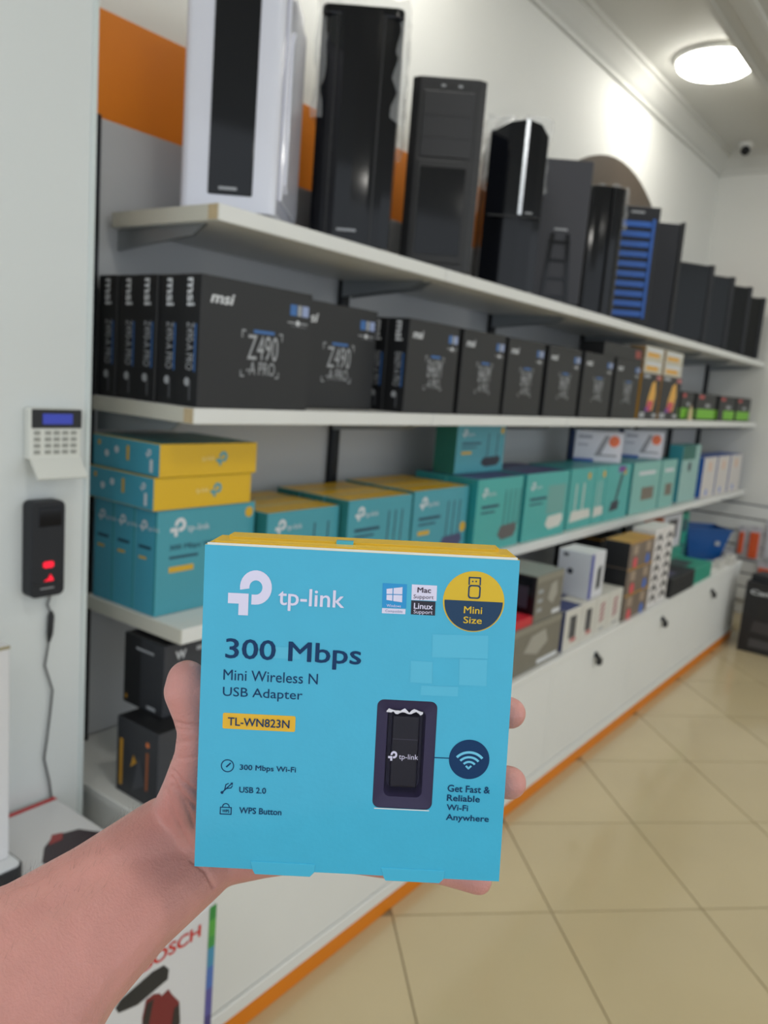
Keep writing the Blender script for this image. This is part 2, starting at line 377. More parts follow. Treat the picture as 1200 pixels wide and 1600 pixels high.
# clear plastic bag hanging round the back of case 1
FILM = mat('clear_film', (235, 238, 240), .12, spec=.6, alpha=.22)
def bag(parent, x0, x1, y0, y1, z0, z1, seed):
    rnd = random.Random(seed); bm = bmesh.new(); add_box(bm, x0, x1, y0, y1, z0, z1)
    bmesh.ops.delete(bm, geom=[f for f in bm.faces if f.normal.z < -.5 or abs(f.calc_center_median().z - z0) < 1e-5], context='FACES')
    bmesh.ops.subdivide_edges(bm, edges=list(bm.edges), cuts=7, use_grid_fill=True)
    for v in bm.verts:
        a = .006; v.co += Vector((rnd.uniform(-a, a), rnd.uniform(-a, a), rnd.uniform(-a, a) * 2))
    bm_obj('plastic_bag', bm, FILM, parent)
# 2 glossy black, curved front, bagged
e, w, h, d = case_base(604, .208, 8, 'tall glossy black computer case with curved front in a clear bag')
shell(e, w, h, d, BLK, .04)
prism('front_panel', [(-w / 2, .06), (-w / 2, .02), (-w * .38, .004), (-w * .2, -.006), (0, -.01), (w * .2, -.006), (w * .38, .004), (w / 2, .02), (w / 2, .06)], .012, h * .985, GLOSS, e)
for x in (-w * .29, w * .27): box('front_groove', (x - .002, x + .002, -.004, .01, .02, h * .97), BLK, e)
prism('top_cap', rrect(-w / 2, w / 2, -.004, .1, .02), h * .955, h, GLOSS, e, bev=.006)
box('printed_badge', (-.03, .02, -.0125, -.0095, .045, .051), SILV, e)
bag(e, -w / 2 - .012, w / 2 + .014, .012, d + .01, h * .55, h + .02, 3)
# 3 matte black with drive bays and recessed lower panel
e, w, h, d = case_base(734, .218, 121, 'matte black computer case with plain upper bay and recessed lower panel')
shell(e, w, h, d, BLK, .03)
prism('front_panel', [(-w / 2, .04), (-w / 2, .014), (-w * .4, 0), (w * .4, 0), (w / 2, .014), (w / 2, .04)], .012, h, mat('case_matte', (36, 37, 40), .5), e, bev=.003)
box('bay_cover', (-w * .34, w * .34, -.004, .004, h * .6, h * .93), mat('case_matte2', (44, 45, 49), .5), e, bev=.002)
for k in range(2): box('bay_seam', (-w * .34, w * .34, -.005, -.003, h * (.7 + .11 * k), h * (.7 + .11 * k) + .0015), BLK, e)
box('window_frame', (-w * .36, w * .36, -.006, .003, h * .06, h * .585), BLK, e, bev=.002)
box('front_window', (-w * .31, w * .31, -.0075, -.005, h * .1, h * .55), GLOSS, e, bev=.001)
for k in range(5): box('port', (-.05 + k * .025, -.038 + k * .025, -.0015, .001, h * .952, h * .964), SILV if k % 2 else BLK, e)
# 4 glossy faceted with a silver line
e, w, h, d = case_base(833, .195, 188, 'glossy faceted computer case with a silver line and pointed crest')
shell(e, w, h * .97, d, BLK, .045)
v = []; prof = [(-w / 2, .05), (-w / 2, .02), (-w * .2, -.004), (w * .1, -.018), (w * .35, .0), (w / 2, .02), (w / 2, .05)]
tops = [h * .93, h * .93, h * .985, h, h * .985, h * .93, h * .93]
n = len(prof)
pydata('front_panel', [(p[0], p[1], .012) for p in prof] + [(p[0], p[1], t) for p, t in zip(prof, tops)], [(i, (i + 1) % n, n + (i + 1) % n, n + i) for i in range(n)] + [tuple(range(n))[::-1], tuple(range(n, 2 * n))], GLOSS, e)
pydata('silver_line', [(w * .1 - .006, -.019, h * .46), (w * .1 + .006, -.019, h * .46), (w * .1 + .006, -.02, h), (w * .1 - .006, -.02, h), (w * .1 - .006, -.01, h * .46), (w * .1 + .006, -.01, h * .46), (w * .1 + .006, -.01, h), (w * .1 - .006, -.01, h)], [(0, 1, 2, 3), (4, 7, 6, 5), (0, 4, 5, 1), (3, 2, 6, 7), (0, 3, 7, 4), (1, 5, 6, 2)], mat('silver', (200, 205, 212), .25, .8), e)
box('front_seam', (-w * .45, w * .45, -.016, .01, h * .445, h * .452), BLK, e)
box('power_button', (w * .2, w * .32, -.014, -.004, h * .47, h * .478), SILV, e)
bag(e, -w / 2 - .014, w / 2 + .01, .03, d + .008, h * .6, h + .02, 5)
# 5 dark grey with ladder grille
e, w, h, d = case_base(0, .195, 249, 'dark grey computer case with a ladder-shaped grille below', X=2.965)
G5 = mat('case_grey', (50, 51, 58), .5)
shell(e, w, h, d, BLK, .03); box('front_panel', (-w / 2, w / 2, 0, .035, .012, h), G5, e, bev=.004)
for sgn in (-1, 1):
    pydata('grille_rail', [(sgn * .045 - .006 + q * .012, yy, z) if False else (sgn * (.048 if z < .1 else .028) - .007 + q * .014, yy, z) for yy in (-.006, .002) for z in (.015, h * .5) for q in (0, 1)], [(0, 1, 3, 2), (4, 6, 7, 5), (0, 4, 5, 1), (2, 3, 7, 6), (0, 2, 6, 4), (1, 5, 7, 3)], GLOSS, e)
for k in range(4): box('grille_rung', (-.04, .04, -.004, .001, .03 + k * h * .125, .042 + k * h * .125), GLOSS, e)
box('printed_badge', (-.025, .025, -.002, .0, h * .525, h * .537), SILV, e)
# 6 glossy rounded
e, w, h, d = case_base(0, .21, 290, 'glossy black computer case with a rounded front wrapped in film', X=3.345)
shell(e, w, h, d, BLK, .05)
prism('front_panel', [(w / 2 * math.cos(math.radians(a)), .06 - .06 * math.sin(math.radians(a))) for a in range(180, -1, -15)], .012, h, GLOSS, e, smooth=False)
for x in (-w * .22, w * .2): box('front_groove', (x - .0015, x + .0015, -.006, .02, .02, h * .99), BLK, e)
bag(e, -w / 2 - .012, w / 2 + .01, .05, d + .006, h * .7, h + .018, 9)
# 7 blue slatted
e, w, h, d = case_base(0, .205, 322, 'black computer case with bright blue horizontal slats on its front', X=3.735, d=.32)
BLU = mat('blue_plastic', (30, 92, 180), .3)
shell(e, w, h, d, BLK, .02); box('front_panel', (-w / 2, w / 2, 0, .025, .012, h), BLK2, e, bev=.003)
for k in range(10): box('slat', (-w * .42, w * .32, -.01, .003, h * (.09 + k * .082), h * (.09 + k * .082) + h * .048), BLU, e, bev=.002)
box('blue_edge', (w * .34, w * .4, -.008, .003, h * .08, h * .9), BLU, e)
box('printed_badge', (-.03, .03, -.002, .0, h * .945, h * .96), SILV, e)
# 8 plain dark with round badge
e, w, h, d = case_base(0, .2, 345, 'plain dark computer case with a small round badge beside the blue one', X=4.095)
D8 = mat('case_navy', (26, 28, 36), .4, spec=.35); shell(e, w, h, d, D8, .02); box('front_panel', (-w / 2, w / 2 - .02, 0, .025, .012, h - .006), D8, e, bev=.004); box('front_edge', (w / 2 - .02, w / 2, -.004, .03, .012, h), BLK, e, bev=.003)
bd = lathe('badge', [(.018, 0), (.018, .003), (.012, .004)], SILV, e, n=20); bd.rotation_euler = (math.pi / 2, 0, 0); bd.location = (-.06, 0, .09)
# 9-12 cases turned side-on with dark glass
DG = mat('side_glass', (12, 15, 17), .15, spec=.3)
for k, (xx, py, lab) in enumerate(((4.68, 409, 'black glass-sided computer case, widest of the row standing side-on'), (5.12, 428, 'black glass-sided computer case, second of the side-on row'), (5.55, 444, 'black glass-sided computer case, third of the side-on row'), (5.94, 462, 'black glass-sided computer case against the far wall'))):
    e, w, h, d = case_base(0, .33 if k < 3 else .3, py, lab, d=.19, psi=math.radians(57), X=xx)
    shell(e, w, h, d, BLK, .008); box('side_glass', (-w / 2 + .006, w / 2 - .035, 0, .009, .03, h - .012), DG, e, bev=.001)
    box('front_edge', (w / 2 - .032, w / 2, -.004, d, .012, h), BLK2, e, bev=.004)
# ================================================================ MIDDLE SHELF: motherboard cartons
zz = Z2 + .0005
def mobo_front(o, model, sub):
    pr_text(o, 'F', 'msi', .07, .80, .25, .885, TXT, bold=.03, shear=.12)
    pr_rect(o, 'F', .78, .8, .845, .89, PBLUE); pr_rect(o, 'F', .855, .8, .89, .89, SILV); pr_rect(o, 'F', .90, .8, .965, .89, col((150, 165, 205)))
    pr_rect(o, 'F', .76, .735, .96, .745, SILV); pr_disc(o, 'F', .86, .74, .006, TXT, lay=2); pr_rect(o, 'F', .80, .71, .95, .717, col((110, 112, 116)))
    pr_text(o, 'F', model, .40, .40, .68, .60, SILV, bold=.0); pr_text(o, 'F', sub, .40, .28, .66, .385, SILV)
    pr_rect(o, 'F', .45, .615, .64, .64, PBLUE)
    for u, v, a, b in ((.345, .62, 1, -1), (.72, .62, -1, -1), (.345, .26, 1, 1), (.70, .26, -1, 1)):
        pr_rect(o, 'F', min(u, u + a * .035), v, max(u, u + a * .035), v + .012, SILV, 'printed_corner'); pr_rect(o, 'F', u - (.008 if a < 0 else 0), min(v, v + b * .05), u + (.008 if a > 0 else 0), max(v, v + b * .05), SILV, 'printed_corner')
def mobo_side(o, model):
    pr_text(o, 'L', 'msi', .38, .76, .72, .97, TXT, bold=.03, rot=True)
    pr_text(o, 'L', model, .42, .28, .74, .64, SILV, rot=True); pr_rect(o, 'L', .78, .27, .84, .63, PBLUE)
    pr_disc(o, 'L', .5, .19, .009, SILV); pr_rect(o, 'L', .6, .05, .66, .2, col((95, 97, 102)))
T5 = .0705
for k in range(5):
    y0 = 1.316 + k * T5 + (.006 if k >= 2 else 0) * 0
    o = carton('motherboard_carton', ('black motherboard carton with Z490-A PRO print at the shelf end, front of its row', 'black carton showing only its spine, second behind the shelf-end front carton', 'black carton showing only its spine, third behind the shelf-end front carton', 'black carton showing only its spine, fourth behind the shelf-end front carton', 'black carton showing only its spine, rearmost by the upright')[k], 'carton', 1.118 + (.004 if k in (1, 3) else 0), 1.452, y0 + .0006, y0 + T5 - .0006, zz, zz + .27, CARD, CARDS, CARDS, 'shelf-end motherboard cartons')
    if k == 0: mobo_front(o, 'Z490', '-A PRO')
    mobo_side(o, 'Z490-A PRO')
for k in range(3):
    o = carton('motherboard_carton', ('black carton with Z490-A PRO print set back beside the shelf-end cartons', 'black carton hidden behind the set-back Z490-A PRO carton, middle of three', 'black carton hidden behind the set-back Z490-A PRO carton, rearmost of three')[k], 'carton', 1.478, 1.815, 1.40 + k * .068, 1.40 + k * .068 + .066, zz, zz + .27, CARD, CARDS, CARDS, 'set-back motherboard cartons')
    if k == 0: mobo_front(o, 'Z490', '-A PRO')
B4 = [(1.871, 2.137), (2.162, 2.430), (2.454, 2.728), (2.764, 3.056), (3.091, 3.40), (3.435, 3.735)]
for k, (a, b) in enumerate(B4):
    for j in range(4 if k == 0 else 2):
        o = carton('motherboard_carton', 'black B460M motherboard carton, %s of its row from the pillar end, %s' % (ORD[k], ('facing out in front', 'second layer behind', 'third layer behind', 'rearmost layer')[j]), 'carton', a, b, 1.33 + j * .075, 1.33 + j * .075 + .073, zz, zz + .262, CARD, CARDS, CARDS, 'row of B460M motherboard cartons')
        if j == 0: mobo_front(o, 'B460M', '-A PRO')
        if k == 0: mobo_side(o, 'B460M-A PRO')
# gaming cartons with gold edges
GOLD = mat('gold_print', (190, 140, 40), .4); AMB = col((225, 170, 70)); PINK = col((200, 60, 90)); PURP = col((120, 60, 150))
for k, (a, b) in enumerate(((3.772, 4.04), (4.06, 4.37))):
    o = carton('graphics_card_carton', ('black carton with gold spine and fiery print next to the motherboard row', 'black carton with fiery print, farther of the gold pair')[k], 'carton', a, b, 1.33, 1.42, zz, zz + .217, CARD, GOLD, GOLD)
    pr_poly(o, 'F', ((.35, .2), (.7, .2), (.8, .55), (.72, .86), (.55, .8), (.42, .5)), AMB)
    pr_poly(o, 'F', ((.32, .18), (.62, .18), (.7, .4), (.45, .42)), PINK, lay=2); pr_rect(o, 'F', .3, .17, .45, .26, PURP, lay=3)
    pr_rect(o, 'F', .06, .04, .32, .15, SILV); pr_rect(o, 'F', .72, .05, .95, .13, SILV); pr_rect(o, 'F', .75, .88, .98, .97, col((190, 110, 110))); pr_rect(o, 'F', .08, .9, .4, .97, SILV)
for k in range(4):
    a, b = ((3.79, 4.05), (4.08, 4.36))[k % 2]; z = zz + .2176 + (k // 2) * .0625
    o = carton('small_carton', 'small white and gold carton, %s %s stack on the fiery cartons' % (('bottom of', 'top of')[k // 2], ('nearer', 'farther')[k % 2]), 'carton', a, b, 1.335, 1.415, z, z + .062, col((200, 196, 180)), col((150, 120, 80)), col((190, 170, 130)))
    pr_rect(o, 'F', .1, .2, .75, .55, AMB); pr_rect(o, 'F', .1, .62, .9, .85, TXT)
o = carton('long_carton', 'dark carton with red end lying across the motherboard row', 'carton', 3.30, 3.765, 1.34, 1.45, zz + .2625, zz + .32, CARD, CARDS, CARDS); pr_rect(o, 'F', .8, .2, .95, .8, col((150, 60, 50)))
GRN = col((118, 190, 40)); nvx = [(4.47, 4.70), (4.76, 5.16), (5.24, 5.63), (5.66, 6.04)]
for k, (a, b) in enumerate(nvx):
    o = carton('graphics_card_carton', 'low black carton with lime green lower band, %s from the fiery cartons' % ORD[k], 'carton', a, b, 1.35, 1.48, zz, zz + .155, CARD, CARD, CARDS, 'black and lime cartons')
    pr_rect(o, 'F', .06 if k != 2 else .3, .06, .97, .42, GRN); pr_rect(o, 'F', .1, .8, .35, .92, col((190, 70, 70))); pr_rect(o, 'F', .45, .5, .7, .62, SILV); pr_rect(o, 'L', .05, .06, .95, .42, GRN)
e = empty('price_stand', (4.60, 1.33, zz)); tag(e, 'tiny tan price stand before the black and lime cartons', 'price stand')
prism('card', [(-.035, 0), (.035, 0), (.02, .06), (0, .085), (-.02, .06)], -.002, .002, col((215, 190, 150)), e, axis='y'); box('foot', (-.03, .03, -.012, .03, 0, .003), TXT, e)
# ================================================================ LOWER SHELF: router cartons
z3 = Z3 + .0005
INK = col((28, 70, 92)); YDOT = col((214, 170, 40)); DARKP = col((38, 44, 60)); GREYP = col((215, 215, 208)); ANT = col((40, 60, 75)); GREENE = col((30, 105, 95))
def router_front(o, pic='dark', ants=2, dot=None, brand=True, model=True, big=1):
    W, H = o['_w'], o['_h']
    if brand: pr_brand(o, 'F', .10, .74, H * .17 * big)
    pr_rect(o, 'F', .1, .60, .48, .64, INK, 'printed_text'); pr_rect(o, 'F', .1, .53, .40, .555, INK, 'printed_text')
    if model: pr_rect(o, 'F', .1, .40, .30, .455, YDOT, 'printed_label')
    pc = {'dark': DARKP, 'grey': col((96, 92, 92)), 'white': GREYP, 'purple': col((70, 72, 110))}[pic]
    for k in range(ants):
        u = .60 + k * .11 if ants > 2 else .62 + k * .2
        pr_poly(o, 'F', ((u, .3), (u + .018, .3), (u + .03, .82), (u + .012, .82)), ANT if pic != 'white' else GREYP, 'printed_antenna')
    pr_poly(o, 'F', ((.5, .2), (.56, .32), (.9, .34), (.93, .24), (.86, .14), (.6, .12)), pc, lay=2)
    if dot: pr_disc(o, 'F', dot[0], dot[1], H * .075, YDOT)
for k in range(3):
    y0 = 1.418 + k * .078
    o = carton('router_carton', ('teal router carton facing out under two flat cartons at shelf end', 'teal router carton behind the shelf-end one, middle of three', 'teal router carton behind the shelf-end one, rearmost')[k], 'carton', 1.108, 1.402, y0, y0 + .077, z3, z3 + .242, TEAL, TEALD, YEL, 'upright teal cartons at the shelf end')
    if k == 0:
        pr_brand(o, 'F', .12, .74, .042); pr_disc(o, 'F', .93, .9, .013, YDOT); pr_text(o, 'F', '300 Mbps Wi-Fi', .12, .6, .62, .665, INK, bold=.01)
        pr_rect(o, 'F', .12, .53, .4, .555, INK, 'printed_text'); pr_rect(o, 'F', .12, .4, .36, .455, YDOT, 'printed_label'); pr_poly(o, 'F', ((.6, .3), (.95, .3), (.98, .2), (.58, .2)), DARKP)
    pr_brand(o, 'L', .22, .78, .026); pr_rect(o, 'L', .2, .62, .75, .65, INK, 'printed_text'); pr_rect(o, 'L', .2, .52, .55, .545, YDOT, 'printed_label')
    pr_rect(o, 'L', .93, .02, .99, .98, MINTD, 'printed_edge')
for k in range(2):
    z = z3 + .2425 + k * .0735
    o = carton('router_carton', 'flat teal carton with yellow long side, %s of the two lying at shelf end' % ('lower', 'upper')[k], 'carton', 1.092 + k * .008, 1.378 + k * .008, 1.412 - k * .006, 1.65, z, z + .073, YEL, TEALD, mat('teal_top', (52, 120, 120), .35), 'flat teal and yellow cartons')
    pr_logo(o, 'F', .55, .3, .032, TEAL); pr_text(o, 'F', 'tp-link', .40, .42, .53, .62, col((240, 225, 160)))
    pr_logo(o, 'L', .80, .55, .018, TXT); pr_rect(o, 'L', .52, .35, .56, .8, YDOT, 'printed_label'); pr_disc(o, 'L', .22, .45, .008, TXT); pr_disc(o, 'L', .37, .62, .008, TXT); pr_disc(o, 'L', .1, .75, .006, YDOT); pr_rect(o, 'L', .86, .12, .9, .5, TXT, 'printed_text')
for nm, a, b, h, pic, ants, dot in (('A', 1.415, 1.69, .215, 'dark', 2, None), ('B', 1.70, 2.003, .23, 'dark', 3, (.95, .2)), ('C', 2.014, 2.335, .236, 'purple', 3, (.93, .42))):
    for k in range(3):
        y0 = {'A': 1.385, 'B': 1.36, 'C': 1.36}[nm] + k * .092
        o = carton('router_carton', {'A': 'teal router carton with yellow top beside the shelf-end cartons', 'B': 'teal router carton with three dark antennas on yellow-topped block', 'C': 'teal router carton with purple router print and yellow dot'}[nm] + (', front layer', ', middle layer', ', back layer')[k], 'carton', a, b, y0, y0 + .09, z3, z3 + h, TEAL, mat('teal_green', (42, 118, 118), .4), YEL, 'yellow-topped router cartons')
        if k == 0: router_front(o, pic, ants, dot)
for nm, a, b, pic, ants, h in (('D', 2.352, 2.68, 'grey', 4, .258), ('E', 2.71, 3.088, 'white', 0, .26)):
    for k in range(2):
        y0 = 1.335 + k * .13
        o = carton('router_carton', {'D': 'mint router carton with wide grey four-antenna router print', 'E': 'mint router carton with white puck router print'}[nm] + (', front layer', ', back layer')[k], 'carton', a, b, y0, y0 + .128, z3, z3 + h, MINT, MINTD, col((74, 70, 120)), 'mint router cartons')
        if k == 0: router_front(o, pic, ants, None, model=False, big=.8)
        if k == 0 and nm == 'E': pr_rect(o, 'F', .5, .36, .93, .8, col((110, 165, 160)), 'printed_picture')
o = carton('router_carton', 'teal router carton standing on top of the mint cartons', 'carton', 2.36, 2.70, 1.44, 1.53, z3 + .2605, z3 + .432, TEAL, GREENE, GREENE)
router_front(o, 'dark', 2, (.93, .88), model=True)
for k, (a, b, pic, lab) in enumerate(((3.14, 3.40, 'white', 'teal router carton with white box router and yellow dot, nearest the mint pair'), (3.405, 3.535, 'white', 'narrow teal router carton with white router and yellow dot'), (3.54, 3.84, 'dark', 'teal adapter carton with tall dark antenna and purple corner'))):
    o = carton('router_carton', lab, 'carton', a, b, 1.35, 1.55, z3, z3 + .26, MINT, MINTD, MINTD)
    pr_disc(o, 'F', .75, .86, .016, YDOT)
    if pic == 'white':
        pr_poly(o, 'F', ((.1, .12), (.15, .3), (.9, .3), (.95, .15)), GREYP, lay=2); pr_rect(o, 'F', .55, .3, .6, .75, GREYP, 'printed_antenna'); pr_rect(o, 'F', .25, .3, .29, .75, GREYP, 'printed_antenna')
    else:
        pr_poly(o, 'F', ((.4, .3), (.48, .3), (.68, .82), (.58, .82)), DARKP); pr_poly(o, 'F', ((.22, .16), (.3, .34), (.62, .34), (.58, .18)), DARKP, lay=2); pr_rect(o, 'F', .45, .86, .75, .97, PURP)
for k, (cx, cy, ww) in enumerate(((3.67, 1.475, .235), (4.28, 1.475, .225))):
    o = carton('router_carton', ('white carton with orange badge and blue foot, nearer of the pair on the teal cartons', 'white carton with orange badge and blue foot, farther of the pair on the teal cartons')[k], 'carton', cx - ww / 2, cx + ww / 2, cy - .035, cy + .035, z3 + .261, z3 + .405, col((205, 205, 215)), col((40, 70, 130)), col((190, 192, 205)), rz=math.radians(-46))
    pr_disc(o, 'F', .82, .70, .027, col((220, 105, 60))); pr_rect(o, 'F', 0, 0, .42, .1, col((50, 90, 170)), 'printed_band'); pr_poly(o, 'F', ((.42, .2), (.62, .88), (.72, .88), (.55, .2)), col((140, 140, 148))); pr_rect(o, 'F', .48, .2, .9, .26, col((130, 130, 138)), 'printed_picture'); pr_rect(o, 'F', .06, .75, .35, .85, col((150, 150, 165)), 'printed_text'); pr_rect(o, 'F', .06, .5, .28, .58, col((165, 165, 180)), 'printed_text')
for k, (a, b, lab) in enumerate(((3.88, 4.29, 'pale mint carton with brown square print under the white cartons'), (4.31, 4.56, 'pale mint carton with brown square print next to the tall mint carton'))):
    o = carton('adapter_carton', lab, 'carton', a, b, 1.35, 1.55, z3, z3 + .26, mat('pale_mint', (128, 186, 178), .4), MINTD, MINTD)
    pr_rect(o, 'F', .35, .25, .8, .5, col((120, 110, 98)), 'printed_picture'); pr_rect(o, 'F', .2, .75, .8, .82, TXT, 'printed_text')
o = carton('adapter_carton', 'tall pale mint carton with dark round lens print', 'carton', 4.68, 5.02, 1.36, 1.44, z3, z3 + .33, mat('pale_mint2', (150, 190, 185), .4), col((60, 150, 165)), MINTD)
pr_disc(o, 'F', .45, .62, .03, DARKP); pr_rect(o, 'F', 0, .75, .72, 1, GREENE, 'printed_band')
o = carton('adapter_carton', 'dark green carton behind the pale mint ones', 'carton', 4.40, 4.64, 1.56, 1.66, z3, z3 + .33, GREENE, GREENE, GREENE)
for k, (a, b) in enumerate(((5.10, 5.39), (5.42, 5.71), (5.74, 6.04))):
    o = carton('white_carton', 'white carton with blue spine and blue foot mark, %s from the tall mint carton' % ORD[k], 'carton', a, b, 1.35, 1.5, z3, z3 + .25, col((214, 208, 204)), col((35, 95, 180)), col((60, 100, 180)), 'white and blue cartons')
    pr_disc(o, 'F', .4, .12, .022, col((110, 140, 215))); pr_rect(o, 'F', .35, .65, .62, .88, col((222, 190, 170)), 'printed_panel')
# ================================================================ ON THE WORKTOP
zc = ZC + .0005
GB = mat('grey_brown_card', (122, 118, 106), .55, noise=.04, nscale=30); GBT = mat('grey_brown_top', (135, 138, 132), .5)
def psu(label, a, b, y0, y1, z, h, leftm):
    o = carton('device_carton', label, 'carton', a, b, y0, y1, z, z + h, GB, leftm, GBT)
    pr_rect(o, 'F', 0, .86, 1, .99, col((140, 136, 122)), 'printed_band')
    pr_poly(o, 'F', ((.45, .45), (.55, .75), (.75, .8), (.8, .5), (.65, .3)), col((165, 162, 152))); pr_rect(o, 'F', .08, .62, .25, .7, SILV, 'printed_text'); pr_rect(o, 'F', .08, .42, .25, .5, SILV, 'printed_text'); pr_rect(o, 'F', .08, .22, .25, .3, SILV, 'printed_text'); pr_rect(o, 'F', .66, .06, .97, .16, TXT, 'printed_label')
    return o
psu('grey brown device carton standing on the worktop beneath its twin', 2.18, 2.705, 1.135, 1.45, zc, .165, GB)
o = psu('grey brown device carton with dark screen side, stacked on its twin', 2.475, 2.69, 1.14, 1.44, zc + .1655, .165, mat('screen_black', (22, 20, 26), .3))
pr_rect(o, 'L', .1, .12, .95, .95, GLOSS, 'printed_screen'); pr_rect(o, 'L', .3, .3, .9, .75, col((46, 44, 58)), 'printed_screen', lay=2)
o = carton('red_packet', 'flat red packet lying beside the dark screen side', 'packet', 2.25, 2.468, 1.14, 1.36, zc + .1655, zc + .195, col((200, 45, 55)), col((190, 40, 50)), col((205, 40, 55)))
NAVY = col((42, 56, 110)); CREAM = col((212, 210, 202))
for k, (a, b) in enumerate(((2.742, 2.893), (2.898, 3.036), (3.044, 3.172), (3.18, 3.322))):
    o = carton('phone_carton', 'white upright carton with %s print, %s beside the grey brown cartons' % (('dark phone', 'dark phone', 'red pattern', 'red pattern')[k], ORD[k]), 'carton', a, b, 1.135, 1.235, zc, zc + .16, CREAM, NAVY if k == 0 else CREAM, NAVY if k == 0 else CREAM)
    if k < 2:
        pr_rect(o, 'F', .28, .28, .68, .82, col((58, 60, 66)), 'printed_picture'); pr_rect(o, 'F', .4, .17, .75, .27, col((190, 110, 110)), 'printed_text'); pr_rect(o, 'F', .33, .35, .45, .75, col((92, 94, 100)), 'printed_picture', lay=2)
    else:
        for j in range(4): pr_poly(o, 'F', ((.28, .3 + j * .13), (.62, .38 + j * .13), (.72, .44 + j * .13), (.35, .4 + j * .13)), col((160, 60, 85)), 'printed_pattern')
        pr_rect(o, 'F', .3, .1, .75, .16, SILV, 'printed_text')
o = carton('camera_carton', 'tall white carton with blue edge stripe standing on the phone cartons', 'carton', 2.968, 3.115, 1.152, 1.29, zc + .161, zc + .345, col((216, 217, 222)), col((206, 209, 218)), col((222, 223, 226)))
pr_rect(o, 'F', 0, 0, .22, .98, col((76, 84, 160)), 'printed_stripe'); pr_poly(o, 'F', ((.5, .15), (.52, .62), (.8, .7), (.78, .2)), col((48, 54, 58))); pr_rect(o, 'L', .15, .86, .3, .93, DARKP, 'printed_text'); pr_disc(o, 'L', .4, .55, .012, DARKP)
o = carton('low_carton', 'navy low carton lying behind the phone cartons', 'carton', 2.9, 3.28, 1.24, 1.45, zc, zc + .16, NAVY, NAVY, NAVY)
for k in range(2):
    o = carton('gaming_carton', 'black gaming carton with thin gold edges, %s of two behind the bright small cartons' % ('lower', 'upper')[k], 'carton', 3.59, 3.852, 1.36, 1.55, zc + k * .15, zc + k * .15 + .149, CARD, CARDS, CARDS)
    pr_rect(o, 'F', 0, .93, 1, .97, GOLD, 'printed_band'); pr_rect(o, 'L', 0, .93, 1, .97, GOLD, 'printed_band'); pr_rect(o, 'F', .42, .2, .5, .7, col((170, 120, 120)), 'printed_picture')
for k in range(3):
    for j in range(2):
        a, b = ((3.345, 3.505), (3.508, 3.66))[j]
        o = carton('small_carton', 'small brown carton with %s dot, %s layer of the short stack' % (('red', 'blue')[j], ('bottom', 'middle', 'top')[k]), 'carton', a, b, 1.135, 1.25, zc + k * .116, zc + k * .116 + .1155, col((118, 104, 92)), CARDS, GOLD)
        pr_disc(o, 'F', .5, .18, .026, col((220, 80, 90) if j == 0 else (70, 110, 190))); pr_rect(o, 'F', .3, .5, .65, .85, col((170, 150, 130)), 'printed_picture'); pr_rect(o, 'F', 0, .93, 1, .99, GOLD, 'printed_band')
for k, (a, b) in enumerate(((3.68, 3.80), (3.815, 3.95))):
    o = carton('patterned_carton', 'tall white carton with black zigzag pattern, %s the dotted small cartons' % ('next to', 'one beyond')[k], 'carton', a, b, 1.14, 1.25, zc, zc + .37, col((222, 218, 216)), col((222, 218, 216)), col((222, 218, 216)))
    for j in range(7): pr_poly(o, 'F', ((.2, .05 + j * .13), (.55, .1 + j * .13), (.9, .04 + j * .13), (.85, .09 + j * .13), (.6, .16 + j * .13), (.25, .11 + j * .13)), col((40, 40, 44)), 'printed_pattern')
TG = col((40, 150, 125))
o = carton('black_tray', 'low black carton overhanging the worktop edge', 'carton', 3.97, 4.36, 1.122, 1.30, zc, zc + .095, CARD, CARDS, BLK2); pr_rect(o, 'T', .1, .2, .5, .6, col((70, 66, 100)), 'printed_panel')
o = carton('green_carton', 'flat green carton next to the low black carton', 'carton', 4.38, 4.72, 1.13, 1.34, zc, zc + .085, TG, TG, TG); pr_rect(o, 'T', .1, .3, .6, .8, col((55, 70, 72)), 'printed_picture')
o = carton('green_carton', 'green carton carrying the white picture carton', 'carton', 4.50, 4.92, 1.36, 1.56, zc, zc + .11, TG, TG, TG); pr_rect(o, 'F', .05, .2, .4, .8, col((35, 50, 55)), 'printed_picture')
o = carton('picture_carton', 'white carton with a dark tablet print on the green carton', 'carton', 4.53, 4.91, 1.38, 1.48, zc + .1105, zc + .312, col((208, 206, 210)), col((200, 110, 75)), col((208, 206, 210))); pr_rect(o, 'F', .32, .3, .78, .85, col((74, 68, 66)), 'printed_picture'); pr_rect(o, 'F', 0, 0, .08, 1, col((205, 125, 85)), 'printed_band')
for k in range(2):
    o = carton('green_carton', 'upright green carton with dark slate print, %s' % ('before the blue bin', 'standing on the one before the blue bin')[k], 'carton', 4.93, 5.05, 1.38, 1.52, zc + k * .15, zc + k * .15 + .149, TG, TG, TG); pr_rect(o, 'F', .1, .25, .75, .75, col((58, 70, 86)), 'printed_picture')
